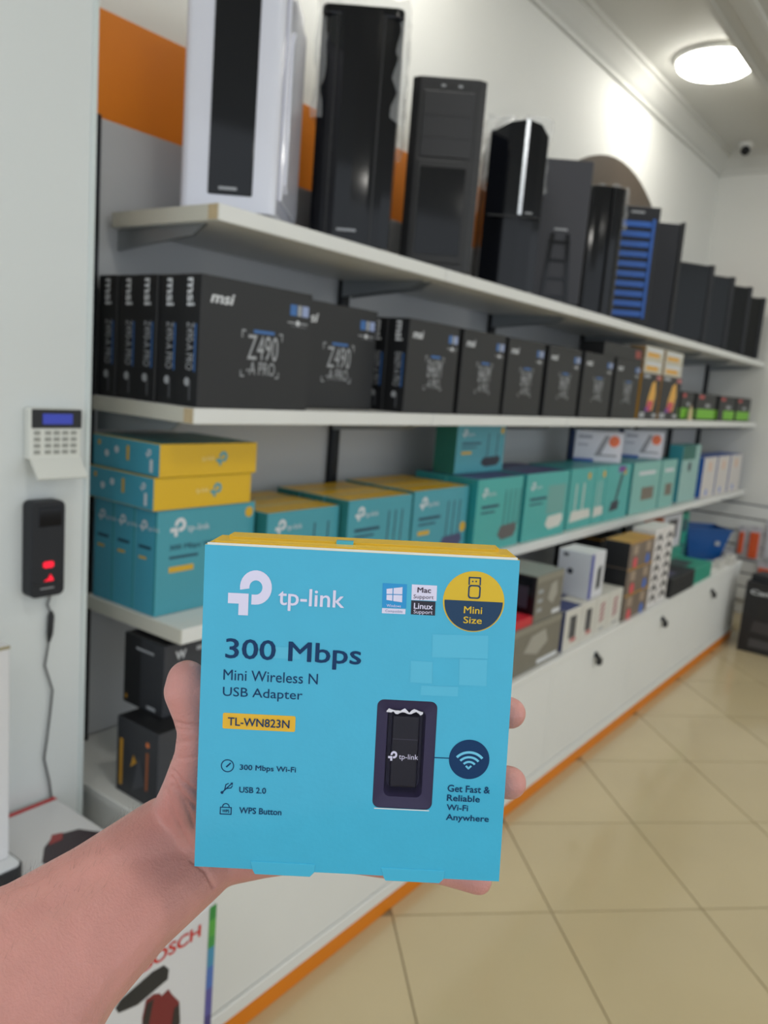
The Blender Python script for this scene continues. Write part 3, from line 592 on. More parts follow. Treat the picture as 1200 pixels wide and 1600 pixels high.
# blue bin, tapered and open
e = empty('blue_bin', (5.24, 1.35, zc), math.radians(-48)); tag(e, 'blue tapered plastic bin on the worktop near the far wall', 'bin')
BB = mat('blue_bin_plastic', (8, 78, 146), .35)
def bin_wall(w0, d0, w1, d1, h, t, m, parent):
    v = []
    for (w_, d_, z) in ((w0, d0, 0), (w1, d1, h), (w1 - t, d1 - t, h), (w0 - t, d0 - t, t)):
        v += [(-w_, -d_, z), (w_, -d_, z), (w_, d_, z), (-w_, d_, z)]
    f = [(0, 3, 2, 1)]
    for r in range(3): f += [(r * 4 + i, r * 4 + (i + 1) % 4, r * 4 + 4 + (i + 1) % 4, r * 4 + 4 + i) for i in range(4)]
    f.append((12, 13, 14, 15)); return pydata('shell', v, f, m, parent)
bin_wall(.10, .08, .145, .11, .2, .006, BB, e)
for sg in (-1, 1): box('rim', (-.15, .15, sg * .112 - .006, sg * .112 + .006, .19, .203), BB, e, bev=.002)
box('sticker', (.05, .08, -.104, -.0985, .1, .125), SILV, e)
for k, (x, y) in enumerate(((4.88, 1.2), (5.04, 1.17), (5.20, 1.15))):
    o = carton('white_packet', 'small flat white packet on the worktop edge, %s from the green carton' % ORD[k], 'packet', x - .06, x + .06, y - .028, y + .02, zc, zc + .035 + .01 * k, col((205, 202, 196)), None, None, 'white packets on the worktop')
# dark cartons at the pillar end of the worktop
def dark(label, a, b, y0, y1, z, h):
    return carton('dark_carton', label, 'carton', a, b, y0, y1, z, z + h, mat('charcoal_card', (52, 54, 60), .5), mat('charcoal_side', (46, 48, 53), .5), CARDS)
o = dark('charcoal carton with yellow spine print standing lowest at the worktop end', 1.03, 1.32, 1.288, 1.432, zc, .175)
pr_rect(o, 'L', .08, .1, .16, .72, GOLD, 'printed_text'); pr_poly(o, 'L', ((.35, .4), (.5, .5), (.42, .58)), GOLD); pr_rect(o, 'L', .72, .2, .78, .7, col((150, 85, 50)), 'printed_text'); pr_disc(o, 'L', .75, .8, .006, col((220, 120, 60))); pr_poly(o, 'L', ((.4, .1), (.7, .25), (.55, .6)), col((66, 68, 75)))
pr_rect(o, 'F', .12, .2, .16, .6, GOLD, 'printed_text')
o = dark('charcoal carton with two-tone side and white emblem, stacked under the lower shelf', 1.085, 1.38, 1.348, 1.488, zc + .1755, .165)
pr_rect(o, 'L', .0, .0, .42, 1, CARDS, 'printed_panel'); pr_rect(o, 'L', .3, .82, .75, .85, SILV, 'printed_text', lay=2); pr_rect(o, 'L', .6, .04, .82, .09, SILV, 'printed_text'); pr_rect(o, 'L', .05, .06, .1, .12, GOLD, 'printed_text', lay=2)
pr_text(o, 'F', 'W', .1, .78, .2, .9, TXT, bold=.03); pr_rect(o, 'F', .3, .84, .5, .9, SILV, 'printed_text')
# ================================================================ FAR END: packs on the slat board, black printer carton
ORP = col((226, 96, 50), .35); CLR = col((205, 206, 212), .3)
for k, (y, z, hh, ww, mm, lab) in enumerate(((1.28, .42, .17, .016, ORP, 'thin orange blister pack hanging on the slat board'), (1.195, .40, .2, .03, ORP, 'wide orange blister pack hanging on the slat board'), (1.06, .42, .24, .06, CLR, 'large pale blister pack hanging on the slat board'), (1.09, .27, .09, .05, ORP, 'short tilted orange pack below the pale one'), (1.35, .35, .08, .03, CLR, 'small pale pack near the blue bin'))):
    e = empty('blister_pack', (XF - .04, y, z)); tag(e, lab, 'packet', 'packs on the slat board')
    box('card', (-.012, -.008, -ww - .015, ww + .015, 0, hh + .04), CLR, e); box('blister', (-.035, -.012, -ww, ww, .015, hh), mm, e, bev=.006, seg=2); tube('hook', [(.004, 0, hh + .03), (-.03, 0, hh + .03), (-.04, 0, hh + .038)], .003, STEEL, e)
o = carton('printer_carton', 'large black printer carton standing on the floor by the far wall', 'carton', 5.15, 5.55, .42, 1.02, .0, .43, BLK, mat('printer_card', (24, 24, 27), .35), BLK2)
pr_text(o, 'L', 'Canon', .05, .83, .34, .895, TXT, bold=.02); pr_poly(o, 'L', ((.1, .3), (.9, .25), (.88, .42), (.12, .46)), col((58, 54, 56))); pr_rect(o, 'L', .1, .08, .4, .2, col((70, 68, 70)), 'printed_picture'); pr_rect(o, 'L', .5, .17, .8, .22, col((120, 120, 122)), 'printed_text'); pr_rect(o, 'L', 0, .27, 1, .285, BLK, 'printed_line')
o = carton('paper_stack', 'white papers lying on the black printer carton', 'papers', 5.2, 5.45, .55, .83, .4305, .455, TXT, TXT, TXT, rz=.1)
o = carton('dark_packet', 'small dark packet on the black printer carton', 'packet', 5.17, 5.32, .86, .99, .4305, .475, CARD, BLK2, BLK2, rz=-.2)
# ================================================================ PILLAR: keypad, fingerprint reader, cable
KP = mat('keypad_white', (218, 220, 214), .4)
kx0, kx1 = at(36, 690, 1, YPL).x, at(117, 690, 1, YPL).x; kz0, kz1 = at(78, 716, 1, YPL).z, at(78, 637, 1, YPL).z
e = empty('alarm_keypad', ((kx0 + kx1) / 2, YPL, kz0)); tag(e, 'white alarm keypad with blue display and open flap on the pillar', 'keypad')
kw, kh = kx1 - kx0, kz1 - kz0
box('housing', (-kw / 2, kw / 2, -.022, 0, 0, kh), KP, e, bev=.004, seg=2)
dp = box('display_frame', (-kw / 2 + .004, kw / 2 - .001, -.0245, -.02, kh * .62, kh * .985), BLK, e, bev=.001)
box('display', (-kw * .27, kw * .3, -.0255, -.024, kh * .7, kh * .9), mat('lcd_blue', (44, 58, 165), .3, emit=.2), dp)
KEY = mat('key_grey', (150, 152, 146), .5)
for r in range(4):
    for c in range(5):
        x = -kw * .36 + (0 if c == 0 else .04 * kw) + c * kw * .165
        box('key', (x - kw * .055, x + kw * .055, -.0245, -.021, kh * (.12 + r * .125), kh * (.19 + r * .125)), KEY, e, bev=.0008)
flp = [(-.022, .004), (-.026, 0), (-.05, -.031), (-.048, -.034), (-.022, -.002)]
prism('flap', flp, -kw / 2 + .002, kw / 2 - .002, KP, e, axis='x')
rx0, rx1 = at(47, 860, 1, YPL - .03).x, at(100, 860, 1, YPL - .03).x; rz0, rz1 = at(72, 932, 1, YPL - .03).z, at(72, 783, 1, YPL - .03).z
e = empty('fingerprint_reader', ((rx0 + rx1) / 2, YPL, rz0)); tag(e, 'black fingerprint reader with red glowing marks on the pillar', 'reader')
rw, rh = rx1 - rx0, rz1 - rz0
prism('housing', rrect(-rw / 2, rw / 2, 0, rh, .012), -.034, 0, BLK2, e, axis='y', bev=.003)
box('screen', (-rw * .3, rw * .38, -.0355, -.033, rh * .74, rh * .94), GLOSS, e, bev=.001)
RED = mat('red_led', (225, 14, 44), .4, emit=.75)
prism('red_window', rrect(-.011, .011, rh * .31, rh * .375, .005), -.0358, -.033, RED, e, axis='y')
prism('red_sensor', [(-.009, rh * .17), (.011, rh * .17), (.009, rh * .2), (.004, rh * .24), (.001, rh * .2)], -.0358, -.033, RED, e, axis='y')
box('printed_text', (-.016, .012, -.0352, -.034, rh * .09, rh * .1), SILV, e)
for x in (-rw * .36, rw * .36): box('button', (x - .008, x + .008, -.0355, -.033, rh * .135, rh * .15), BLK, e)
cp = [at(x, y, 1, YPL - .006) for x, y in ((78, 932), (74, 945), (80, 958), (77, 985), (75, 1010), (70, 1040), (82, 1078), (79, 1110), (74, 1150), (69, 1186), (77, 1220), (82, 1258), (82, 1275))]
cab = tube('cable', cp, .0022, mat('cable_grey', (88, 90, 92), .5)); tag(cab, 'thin grey cable hanging down the pillar from the reader', 'cable')
pl = tube('plug', [at(x, y, 1, YPL - .008) for x, y in ((80, 955), (80, 962), (78, 990), (76, 1003))], [.003, .0065, .006, .003], BLK, cab)
# ================================================================ BIG WHITE TOOL CARTON at the pillar foot
WC = mat('white_card', (212, 212, 214), .4)
o = carton('tool_carton', 'big white tool carton with rainbow edge stripe and red lettering before the pillar', 'carton', .42, .884, .935, 1.438, .0, .535, WC, WC, WC)
def fuv(px, py): p = at(px, py, 1, .935); return (p.x - .42) / .464, p.z / .535
a, b = fuv(222, 1522), fuv(314, 1443); pr_text(o, 'F', 'BOSCH', a[0], b[1] - .043, b[0], b[1], col((200, 50, 45)), bold=.03)
for c, va_, vb_ in (((48, 135, 62), .95, 1), ((82, 160, 66), .89, .95), ((60, 145, 70), .85, .89), ((66, 138, 172), .78, .85), ((72, 108, 178), .70, .78), ((84, 80, 150), .6, .70), ((66, 58, 120), 0, .6)): pr_rect(o, 'F', .966, va_, 1, vb_, col(c), 'printed_stripe', lay=2)
pr_poly(o, 'F', [fuv(*p) for p in ((180, 1575), (185, 1583), (215, 1570), (262, 1530), (264, 1514), (256, 1508), (238, 1518), (188, 1562))], col((34, 36, 40)), lay=1)
pr_poly(o, 'F', [fuv(*p) for p in ((222, 1640), (222, 1590), (228, 1562), (240, 1553), (250, 1552), (252, 1556), (263, 1545), (268, 1553), (280, 1565), (280, 1600), (270, 1640))], col((118, 34, 38)), lay=1)
pr_poly(o, 'F', [fuv(*p) for p in ((222, 1600), (229, 1568), (240, 1560), (236, 1580), (232, 1602))], col((40, 34, 36)), lay=2); pr_poly(o, 'F', [fuv(*p) for p in ((266, 1610), (272, 1575), (280, 1568), (281, 1598), (274, 1612))], col((40, 34, 36)), lay=2)
pr_rect(o, 'T', 0, .975, 1, 1, col((190, 45, 48)), 'printed_stripe')
pr_poly(o, 'T', ((.70, .62), (.76, .70), (.83, .745), (.93, .72), (.98, .64), (.93, .5), (.86, .46), (.74, .50)), col((58, 46, 52)), lay=1); pr_poly(o, 'T', ((.78, .70), (.83, .755), (.87, .74), (.84, .70)), col((150, 60, 60)), lay=2)
# white carton on a black-edged tray, standing on the tool carton
ZB = .5355
tr = empty('display_tray', (.58, 1.2, ZB)); tag(tr, 'white tray with a black rounded edge on the tool carton', 'tray')
prism('rim', rrect(-.12, .118, -.13, .13, .015), 0, .034, BLK, tr); prism('plate', rrect(-.116, .114, -.126, .126, .012), .034, .037, TXT, tr)
tr.location.x += at(38, 1347, 2, ZB + .037).x - (.58 + .118) ; tr.location.y = at(38, 1347, 2, ZB + .037).y + .126
q = at(14, 1340, 2, ZB + .0375); h0 = at(8, 1010, 1, q.y).z - ZB - .0375
o = carton('white_carton', 'plain white upright carton standing on the black-edged tray', 'carton', q.x - .14, q.x, q.y - .0, q.y + .09, ZB + .0375, ZB + .0375 + h0, WC, WC, WC); pr_rect(o, 'F', .0, .985, 1, 1, col((150, 140, 110)), 'printed_band')
# ================================================================ HELD ADAPTER BOX
BO = Vector((0.2848, 0.2154, 1.2940)); BX = Vector((0.5957, -0.8027, 0.0295)).normalized(); BZ = Vector((-0.8018, -0.592, 0.0813)).normalized(); BY = BZ.cross(BX).normalized(); BX = BY.cross(BZ).normalized()
BM = Matrix(((BX.x, BY.x, BZ.x, BO.x), (BX.y, BY.y, BZ.y, BO.y), (BX.z, BY.z, BZ.z, BO.z), (0, 0, 0, 1)))
BI = BM.inverted(); W, H, D = .145, .1542, .040
def hl(px, py, z=0):
    """photo pixel to a point of the box's own frame on the plane z"""
    c = BI @ CAM; d = (BI.to_3x3() @ ray(px, py)); t = (z - c.z) / d.z; p = c + d * t; return Vector((p.x, p.y, z))
CY = mat('cyan_card', (58, 178, 214), .3, coat=.3, noise=.025, nscale=60, bump=.04, bscale=350)
CYS = mat('cyan_card_tab', (64, 181, 216), .3, coat=.3)
YB = mat('yellow_flap', (232, 190, 40), .35, coat=.2); WED = mat('card_edge', (225, 228, 225), .6)
NAV = mat('navy_ink', (10, 54, 98), .45, spec=.25); NAV2 = mat('slate_ink', (36, 66, 98), .45, spec=.25); PW = mat('print_lilac', (226, 222, 246), .4); YI = mat('yellow_ink', (222, 184, 30), .4)
win = [hl(*p) for p in ((590, 1092), (684, 1097), (674.4, 1266), (581.4, 1261))]
wx0, wx1 = (win[0].x + win[3].x) / 2, (win[1].x + win[2].x) / 2; wy1, wy0 = (win[0].y + win[1].y) / 2, (win[2].y + win[3].y) / 2
hole = rrect(wx0, wx1, wy0, wy1, .0032, 5)
bm = bmesh.new()
# front with the die-cut window
out = [(-W / 2, -H / 2), (W / 2, -H / 2), (W / 2, H / 2), (-W / 2, H / 2)]
va = [bm.verts.new((x, y, 0)) for x, y in out]; vb = [bm.verts.new((x, y, 0)) for x, y in hole]
es = [bm.edges.new((va[i], va[(i + 1) % 4])) for i in range(4)] + [bm.edges.new((vb[i], vb[(i + 1) % len(vb)])) for i in range(len(vb))]
r = bmesh.ops.triangle_fill(bm, edges=es, use_beauty=True, normal=(0, 0, 1))
for f in bm.faces:
    f.normal_update()
    if f.normal.z < 0: f.normal_flip()
fv = [bm.verts.new((x, y, -D)) for x, y in out]
for i in range(4):
    f = bm.faces.new((va[i], fv[i], fv[(i + 1) % 4], va[(i + 1) % 4])); f.material_index = 1 if i == 2 else 0
bm.faces.new(fv[::-1])
hb = bm_obj('adapter_box', bm, [CY, YB]); hb.matrix_world = BM
tag(hb, 'turquoise retail box of a mini wireless adapter held up in the hand', 'retail box')
def hp(name, v, f, m, z, st=0): return pydata(name, [(p[0], p[1], z + (p[2] * st if st else 0)) for p in v], f, m, hb)
def hpoly(name, pts, m, lay=1): return hp(name, [hl(*p) for p in pts], [tuple(range(len(pts)))], m, .00012 * lay)
def htext(s, bl, tr, m, bold=0, lay=2):
    a, b = hl(*bl), hl(*tr); v, f = text_data(s, bold)
    return hp('printed_text', [(a.x + (b.x - a.x) * p[0], a.y + (b.y - a.y) * p[1], p[2]) for p in v], f, m, .00012 * lay, .000012)
def hdisc(name, c, rpx, m, lay=1, a0=0, a1=360, n=48):
    c = hl(*c); r = rpx / 3.34e3
    pts = [(c.x + r * math.cos(math.radians(a0 + (a1 - a0) * k / n)), c.y + r * math.sin(math.radians(a0 + (a1 - a0) * k / n))) for k in range(n + (a1 - a0 < 360))]
    return hp(name, pts, [tuple(range(len(pts)))], m, .00012 * lay)
def hring(name, c, r0, r1, m, lay=1, a0=0, a1=360, n=40):
    c = hl(*c); v = []; f = []
    for k in range(n + 1):
        a = math.radians(a0 + (a1 - a0) * k / n)
        for r in (r0, r1): v.append((c.x + r / 3.34e3 * math.cos(a), c.y + r / 3.34e3 * math.sin(a)))
    for k in range(n): f.append((2 * k, 2 * k + 1, 2 * k + 3, 2 * k + 2))
    return hp(name, v, f, m, .00012 * lay)
def hline(name, pts, wpx, m, lay=1):
    P = [hl(*p) for p in pts]; v = []; f = []
    for i, (a, b) in enumerate(zip(P[:-1], P[1:])):
        d = (b - a).normalized(); n = Vector((-d.y, d.x, 0)) * (wpx / 2 / 3.34e3); e_ = d * (wpx / 2 / 3.34e3) * .6
        v += [a - n - e_, b - n + e_, b + n + e_, a + n - e_]; f.append((4 * i, 4 * i + 1, 4 * i + 2, 4 * i + 3))
    return hp(name, v, f, m, .00012 * lay)
# pale mosaic squares
MOS = mat('cyan_pale', (76, 185, 218), .3, coat=.3)
for a, b in (((676, 991), (763, 1029)), ((718, 1029), (761, 1072)), ((658, 1071), (716, 1088)), ((642, 1032), (676, 1068)), ((425, 1010), (470, 1030))):
    hpoly('printed_square', ((a[0], a[1]), (b[0], a[1] + 2), (b[0] - 1, b[1]), (a[0] - 1, b[1] - 2)), MOS)
a, b = hl(355, 960.6), hl(426, 893)
hp('printed_logo', [(a.x + (b.x - a.x) * p[0], a.y + (b.y - a.y) * p[1]) for p in LOGO[0]], LOGO[1], PW, .0002)
htext('tp-link', (434, 953.5), (539, 923), PW, .012)
htext('300 Mbps', (351.5, 1037.6), (565.5, 1007.5), NAV, .013)
htext('Mini Wireless N', (349, 1062), (497, 1053), NAV, 0)
htext('USB Adapter', (348, 1091.5), (473, 1079), NAV, 0)
c0, c1 = hl(347.6, 1138), hl(462, 1119); rr = rrect(c0.x, c1.x, c0.y, c1.y, .0008, 4); hp('printed_label', rr, [tuple(range(len(rr)))], mat('amber_ink', (232, 182, 40), .4), .00012)
htext('TL-WN823N', (355.9, 1133), (452.7, 1125), NAV, .01, 3)
htext('300 Mbps Wi-Fi', (374.5, 1205), (462.6, 1198.5), NAV, .012)
htext('USB 2.0', (373.7, 1238), (415.9, 1231), NAV, .015)
htext('WPS Button', (373.7, 1270.5), (440, 1264), NAV, .015)
hring('printed_gauge', (355.5, 1196.4), 8.8, 10.4, NAV); hline('printed_needle', ((354, 1198), (360, 1192.5)), 2.4, NAV)
hline('printed_trident', ((347, 1238), (363, 1223.5)), 1.8, NAV); hline('printed_trident', ((351, 1234), (353, 1226), (357, 1224)), 1.6, NAV); hline('printed_trident', ((354, 1232), (361, 1231), (363, 1228)), 1.6, NAV)
hdisc('printed_trident', (347, 1238), 2.3, NAV, 2, n=16); hpoly('printed_trident', ((360, 1223), (364, 1222.5), (363.5, 1227)), NAV, 2)
hline('printed_padlock', ((344.5, 1261), (361.5, 1261.8), (361, 1272.3), (344, 1271.6), (344.5, 1261)), 1.6, NAV); hring('printed_padlock', (353, 1260.5), 4.4, 6, NAV, 1, 0, 180, 20); htext('WPS', (347, 1269), (358.5, 1264.8), NAV, .02)
WB = mat('win_blue', (28, 150, 214), .4)
hpoly('printed_badge', ((598, 911), (636, 913), (634.5, 950.5), (597, 949)), WB)
for p in (((604, 920), (613.5, 919), (613.2, 928), (604, 927.8)), ((615, 918.8), (629, 917.2), (628.6, 928.4), (614.7, 928)), ((604, 929.2), (613.2, 929.4), (613, 938.6), (603.8, 937.2)), ((614.6, 929.4), (628.6, 929.8), (628.2, 941), (614.4, 939))): hpoly('printed_pane', p, PW, 2)
htext('Windows', (604, 948), (626.5, 944.8), PW, 0, 2)
hpoly('printed_badge', ((597, 950), (633.6, 951.6), (633.2, 959.6), (596.6, 958)), PW); htext('Compatible', (602, 957.2), (629, 953.6), mat('grey_ink', (120, 140, 170), .5), 0, 2)
hpoly('printed_badge', ((643.6, 913), (683, 915), (682, 938.8), (642.8, 937.4)), PW); htext('Mac', (652, 925.6), (673.8, 918.4), mat('plum_ink', (60, 44, 66), .4), .02); htext('Support', (646, 936.6), (677.8, 930.2), mat('plum_ink', (60, 44, 66)), 0)
BKI = mat('black_ink', (30, 26, 44), .4)
hpoly('printed_badge', ((642.6, 938), (680.6, 940), (679.6, 961.8), (641.8, 959.8)), BKI); htext('Linux', (646.4, 951), (676.4, 943.2), PW, .02); htext('Support', (646, 960), (676, 953.8), PW, 0)
hdisc('printed_disc', (740, 940), 47.5, YI, 1); hdisc('printed_half_disc', (740, 941), 45, NAV2, 2, 177.5 + 0, 362.5, 40)
hline('printed_plug', ((733, 913), (733.4, 902.2), (750.6, 903), (750.2, 914)), 2.2, NAV2, 2)
cc0, cc1 = hl(730.6, 935), hl(751.6, 914.4); rr = rrect(cc0.x, cc1.x, cc0.y, cc1.y, .0014, 5); rr2 = rrect(cc0.x + .0007, cc1.x - .0007, cc0.y + .0007, cc1.y - .0007, .001, 5); nn = len(rr)
hp('printed_plug', rr + rr2, [(i, (i + 1) % nn, nn + (i + 1) % nn, nn + i) for i in range(nn)], NAV2, .00024)
for x in (738.6, 744): hdisc('printed_plug', (x, 908.4), 1.3, NAV2, 2, n=10)
htext('Mini', (724.4, 957.8), (753.6, 948.2), YI, .015, 3); htext('Size', (723.6, 973.4), (753.2, 964.2), YI, .015, 3)
hline('printed_line', ((677, 1183.6), (702, 1184.6)), 1.6, NAV); hdisc('printed_wifi_disc', (733, 1186.5), 31.8, NAV, 1)
for r0, r1 in ((25, 29), (17.4, 21), (10, 13.4)): hring('printed_wifi_arc', (732.6, 1201.5), r0, r1, mat('sky_ink', (110, 200, 232), .4), 2, 42, 138, 24)
hline('printed_wifi_arc', ((728.5, 1197), (731.8, 1200.5), (735.6, 1197)), 3, mat('sky_ink', (110, 200, 232)), 2)
htext('Get Fast &', (699, 1236.6), (765.8, 1229), NAV, .015); htext('Reliable', (698, 1251), (750, 1243.6), NAV, .015); htext('Wi-Fi', (697.6, 1265.6), (731.6, 1258), NAV, .015); htext('Anywhere', (696.4, 1283.8), (764, 1274.6), NAV, .015)
# window: tray, adapter, film
TRAYM = mat('tray_purple', (46, 38, 70), .35, spec=.3); nn = len(hole)
inner = rrect(wx0 + .006, wx1 - .006, wy0 + .006, wy1 - .006, .003, 5)
tv = [(x, y, -.0004) for x, y in hole] + [(x, y, -.0016) for x, y in rrect(wx0 + .005, wx1 - .005, wy0 + .005, wy1 - .005, .003, 5)] + [(x, y, -.011) for x, y in inner]
tray = pydata('window_tray', tv, [(k * nn + i, k * nn + (i + 1) % nn, (k + 1) * nn + (i + 1) % nn, (k + 1) * nn + i) for k in range(2) for i in range(nn)] + [tuple(range(2 * nn, 3 * nn))], TRAYM, hb)
dk = mat('adapter_black', (16, 13, 22), .3, spec=.28)
aw0, aw1, ah0, ah1 = wx0 + .0075, wx1 - .0075, wy0 + .0085, wy1 - .0085
ad = box('usb_adapter', (aw0, aw1, ah0, ah1, -.0105, -.0035), dk, hb, bev=.0012, seg=3)
ay = (ah0 + ah1) / 2
pydata('adapter_seam', [(aw0 + .0005, ay + .006, -.0034), (aw1 - .0005, ay + .006, -.0034), (aw1 - .0005, ay + .0063, -.0034), (aw0 + .0005, ay + .0063, -.0034)], [(0, 1, 2, 3)], mat('seam', (60, 55, 74), .4), ad)
a, b = hl(606, 1188.5, -.0033), hl(621, 1174, -.0033)
pydata('adapter_logo', [(a.x + (b.x - a.x) * p[0], a.y + (b.y - a.y) * p[1], -.0033) for p in LOGO[0]], LOGO[1], PW, ad)
a, b = hl(623, 1188.5, -.0033), hl(653.6, 1179.5, -.0033); v, f = text_data('tp-link', .0); pydata('adapter_logo', [(a.x + (b.x - a.x) * p[0], a.y + (b.y - a.y) * p[1], -.0033) for p in v], f, PW, ad)
# crumpled white strip at the window top: glint on the film's fold, painted
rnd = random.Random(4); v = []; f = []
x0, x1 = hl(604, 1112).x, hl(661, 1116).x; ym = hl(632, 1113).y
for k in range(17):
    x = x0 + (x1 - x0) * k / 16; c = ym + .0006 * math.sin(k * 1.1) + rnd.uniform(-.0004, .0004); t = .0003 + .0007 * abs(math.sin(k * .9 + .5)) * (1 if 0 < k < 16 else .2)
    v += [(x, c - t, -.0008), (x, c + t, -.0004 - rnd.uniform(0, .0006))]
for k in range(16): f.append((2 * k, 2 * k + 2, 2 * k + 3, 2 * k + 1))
pydata('film_fold_glint', v, f, mat('glint_white', (235, 235, 245), .2, coat=.6), hb)
film = pydata('window_film', [(x, y, -.0003) for x, y in hole], [tuple(range(nn))], mat('window_film', (130, 130, 160), .06, alpha=.04), hb)
# white cut edge along the window bottom
hline('window_edge', ((585, 1262.6), (670, 1266.6)), 1.6, WED, 1)
# yellow lid flaps in layers and tucked tabs
for k, (ins, yy, z0, z1) in enumerate(((.001, .0010, -.0012, -.0004), (.004, .0017, -.013, -.003), (.009, .0026, -.026, -.014), (.006, .0018, -D, -.027))):
    prism('lid_flap', [(-W / 2 + ins, z0), (W / 2 - ins, z0), (W / 2 - ins, z1), (-W / 2 + ins, z1)], H / 2 - .0002, H / 2 + yy, WED if k == 0 else YB, hb, axis='y')
    hb.children[-1]
for o in list(hb.children):
    if o.name.startswith('lid_flap'):
        for p in o.data.vertices: p.co = Vector((p.co.x, p.co.y, p.co.z))
c = hl(537, 850); box('lid_tab', (c.x - .004, c.x + .004, H / 2 + .0004, H / 2 + .0032, -.017, -.012), CYS, hb)
for (xa, xb, yb) in ((394, 488, 1370), (598, 690, 1377)):
    a, b = hl(xa, yb), hl(xb, yb + 3)
    prism('bottom_tab', [(a.x - .0012, -H / 2 + .004), (b.x + .0012, -H / 2 + .004), (b.x + .0008, -H / 2), (b.x - .0012, -H / 2 - .0022), (a.x + .0012, -H / 2 - .0022), (a.x, -H / 2)], -.0006, .0005, CYS, hb, axis='z', bev=.0002, seg=1)
# ================================================================ HAND AND FOREARM
SKIN = mat('skin', (202, 143, 134), .4, noise=.08, nscale=45, bump=.22, bscale=700, sss=.12, spec=.4)
def J(px, py, z, r): return hl(px, py, z / 1000), r / 1000
chains = [
    # forearm: upper (thumb side), lower, middle
    [(-190, 1590, 75, 32), (40, 1462, 20, 24.5), (150, 1382, -14, 21), (256, 1300, -46, 18.5), (300, 1280, -56, 15)],
    [(-60, 1720, 75, 34), (106, 1521, 20, 26.5), (212, 1423, -16, 23), (314, 1347, -54, 20), (345, 1340, -60, 16)],
    [(-125, 1655, 75, 34), (79, 1497, 20, 29), (188, 1405, -18, 26), (286, 1322, -56, 20), (330, 1310, -62, 16)],
    # metacarpals
    [(300, 1280, -57, 14), (400, 1205, -60, 14), (505, 1140, -57, 11)],
    [(310, 1305, -60, 15), (420, 1240, -62, 14), (520, 1192, -58, 11)],
    [(325, 1325, -60, 15), (420, 1280, -61, 14), (515, 1252, -57, 10.5)],
    [(330, 1345, -59, 14.5), (410, 1333, -58, 13), (500, 1327, -55, 10.5)],
    # fingers
    [(505, 1140, -57, 10.5), (630, 1105, -54, 9), (735, 1104, -52, 8.3), (775, 1109, -49.5, 8.4), (797, 1114, -46, 8.4)],
    [(520, 1192, -58, 10.5), (640, 1202, -54, 9), (740, 1215, -52, 8.6), (775, 1220, -49.5, 8.7), (797, 1223, -46.5, 8.8)],
    [(515, 1252, -57, 10), (630, 1290, -53, 8.6), (705, 1310, -51, 8), (745, 1320, -50, 7.8)],
    [(500, 1327, -55, 10), (600, 1348, -52, 8), (690, 1360, -50, 7.2), (725, 1370, -49.5, 7.2), (748, 1377, -49, 7.2)],
    # thumb and its ball
    [(300, 1300, -50, 18), (288, 1262, -44, 16), (292, 1222, -33, 11.5), (300, 1180, -26, 8.9), (303, 1142, -22, 8.2), (298, 1112, -21, 9.4), (290, 1080, -20.5, 10.8), (292, 1063, -20.5, 10.0)],
    [(292, 1222, -33, 11), (340, 1220, -50, 12), (420, 1200, -60, 12)],
    [(302, 1135, -22, 8.4), (304, 1075, -21, 9.2)],
]
bm = bmesh.new()
def capsule(bm, a, ra, b, rb, n=16, m=5):
    d = b - a; L = d.length
    if L < 1e-6: return
    d.normalize(); x = d.orthogonal().normalized(); y = d.cross(x); rings = []
    for i in range(m + 1):
        t = -math.pi / 2 + math.pi / 2 * i / m; rings.append((a + d * (ra * math.sin(t)), ra * math.cos(t)))
    for i in range(m + 1):
        t = math.pi / 2 * i / m; rings.append((b + d * (rb * math.sin(t)), rb * math.cos(t)))
    rv = []
    for c, r in rings:
        r = max(r, 1e-5); rv.append([bm.verts.new(c + (x * math.cos(2 * math.pi * k / n) + y * math.sin(2 * math.pi * k / n)) * r) for k in range(n)])
    for i in range(len(rv) - 1):
        for k in range(n): bm.faces.new((rv[i][k], rv[i][(k + 1) % n], rv[i + 1][(k + 1) % n], rv[i + 1][k]))
    bm.faces.new(rv[0][::-1]); bm.faces.new(rv[-1])
for ch in chains:
    jj = [J(*c) for c in ch]
    for (a, ra), (b, rb) in zip(jj[:-1], jj[1:]): capsule(bm, a, ra, b, rb)
me = bpy.data.meshes.new('person'); bm.to_mesh(me); bm.free()
tmp = bpy.data.objects.new('tmp', me); COL.objects.link(tmp)
md = tmp.modifiers.new('r', 'REMESH'); md.mode = 'VOXEL'; md.voxel_size = .00115; md.use_smooth_shade = True
sm = tmp.modifiers.new('s', 'SMOOTH'); sm.factor = .5; sm.iterations = 14
dg = bpy.context.evaluated_depsgraph_get()
pm = bpy.data.meshes.new_from_object(tmp.evaluated_get(dg)); bpy.data.objects.remove(tmp)
pm.materials.clear(); pm.materials.append(SKIN)
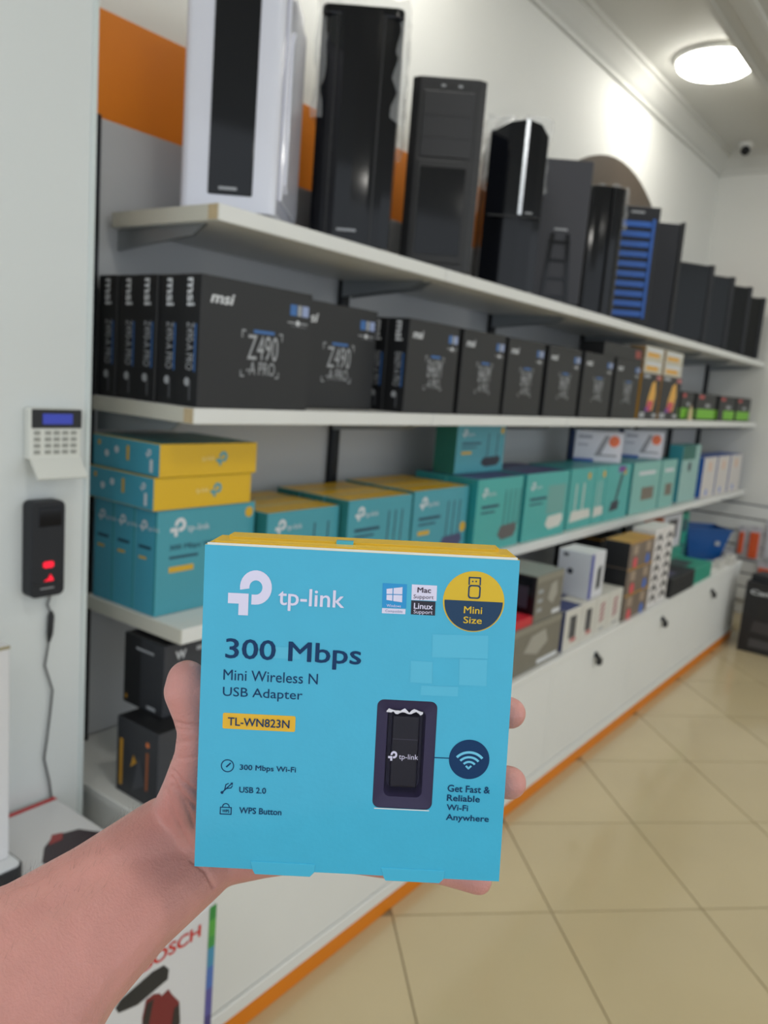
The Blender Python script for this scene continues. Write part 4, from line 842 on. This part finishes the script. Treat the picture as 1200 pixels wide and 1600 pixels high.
# skin creases where joints fold: lines on the skin, pressed in a little
creases = [([(268, 1128), (290, 1134), (315, 1133)], .8), ([(268, 1137), (290, 1142), (315, 1140)], .5), ([(272, 1160), (310, 1158)], .35), ([(270, 1184), (290, 1186), (312, 1182)], .35),
           ([(270, 1205), (285, 1222), (308, 1238)], .9), ([(268, 1215), (282, 1240), (306, 1262)], 1.0), ([(270, 1228), (290, 1256), (304, 1290)], .8), ([(258, 1232), (272, 1272), (300, 1330)], .6), ([(300, 1345), (322, 1362), (334, 1385)], .8)]
nrm = [v.normal.copy() for v in pm.vertices]
for i, v in enumerate(pm.vertices):
    wv = BM @ v.co; n = BM.to_3x3() @ nrm[i]
    if n.dot(CAM - wv) < 0: continue
    x, y = proj(wv)
    if not (235 < x < 345 and 1110 < y < 1400): continue
    dsp = 0
    for pl_, dep in creases:
        for (ax, ay_), (bx_, by_) in zip(pl_[:-1], pl_[1:]):
            t = max(0, min(1, ((x - ax) * (bx_ - ax) + (y - ay_) * (by_ - ay_)) / ((bx_ - ax) ** 2 + (by_ - ay_) ** 2)))
            dd = math.hypot(x - ax - t * (bx_ - ax), y - ay_ - t * (by_ - ay_))
            if dd < 9: dsp = max(dsp, dep * math.exp(-(dd / 2.9) ** 2))
    v.co -= nrm[i] * dsp * .0015
for p in pm.polygons: p.use_smooth = True
person = link('person', pm); person.matrix_world = BM
tag(person, 'bare left forearm and hand reaching in, gripping the turquoise box from behind', 'person')
# fine dark hairs along the forearm, too many to count
hv = []; hf = []; rnd = random.Random(11); vs = pm.vertices
idx = [i for i in range(0, len(vs), 3)]
cnt = 0
while cnt < 520:
    i = rnd.choice(idx); p = vs[i].co; n = nrm[i]; wv = BM @ p; x, y = proj(wv)
    if x > 225 or x < -60 or y > 1560: continue
    up = n.dot(Vector((-.645, .764, 0)))
    if up < .3 or rnd.random() > up + .1: continue
    tdir = Vector((.5, .55, -.2)) + Vector((rnd.uniform(-.5, .5), rnd.uniform(-.4, .4), rnd.uniform(-.3, .3)))
    L = rnd.uniform(.003, .007); pts = [p, p + (n * .55 + tdir * .5).normalized() * L * .5, p + (n * .6 + tdir).normalized() * L]
    side = n.cross(tdir).normalized(); b = len(hv); rr_ = .000034
    for k, q_ in enumerate(pts):
        w_ = rr_ * (1 - .35 * k); hv += [q_ + side * w_, q_ - side * w_, q_ + n * w_]
    for k in range(2):
        for a_ in range(3): hf.append((b + k * 3 + a_, b + k * 3 + (a_ + 1) % 3, b + k * 3 + 3 + (a_ + 1) % 3, b + k * 3 + 3 + a_))
    cnt += 1
hair = pydata('arm_hair', hv, hf, mat('hair', (52, 40, 36), .5), person); hair['kind'] = 'stuff'
for o in bpy.data.objects:
    for k in ('_w', '_d', '_h'):
        if k in o: del o[k]
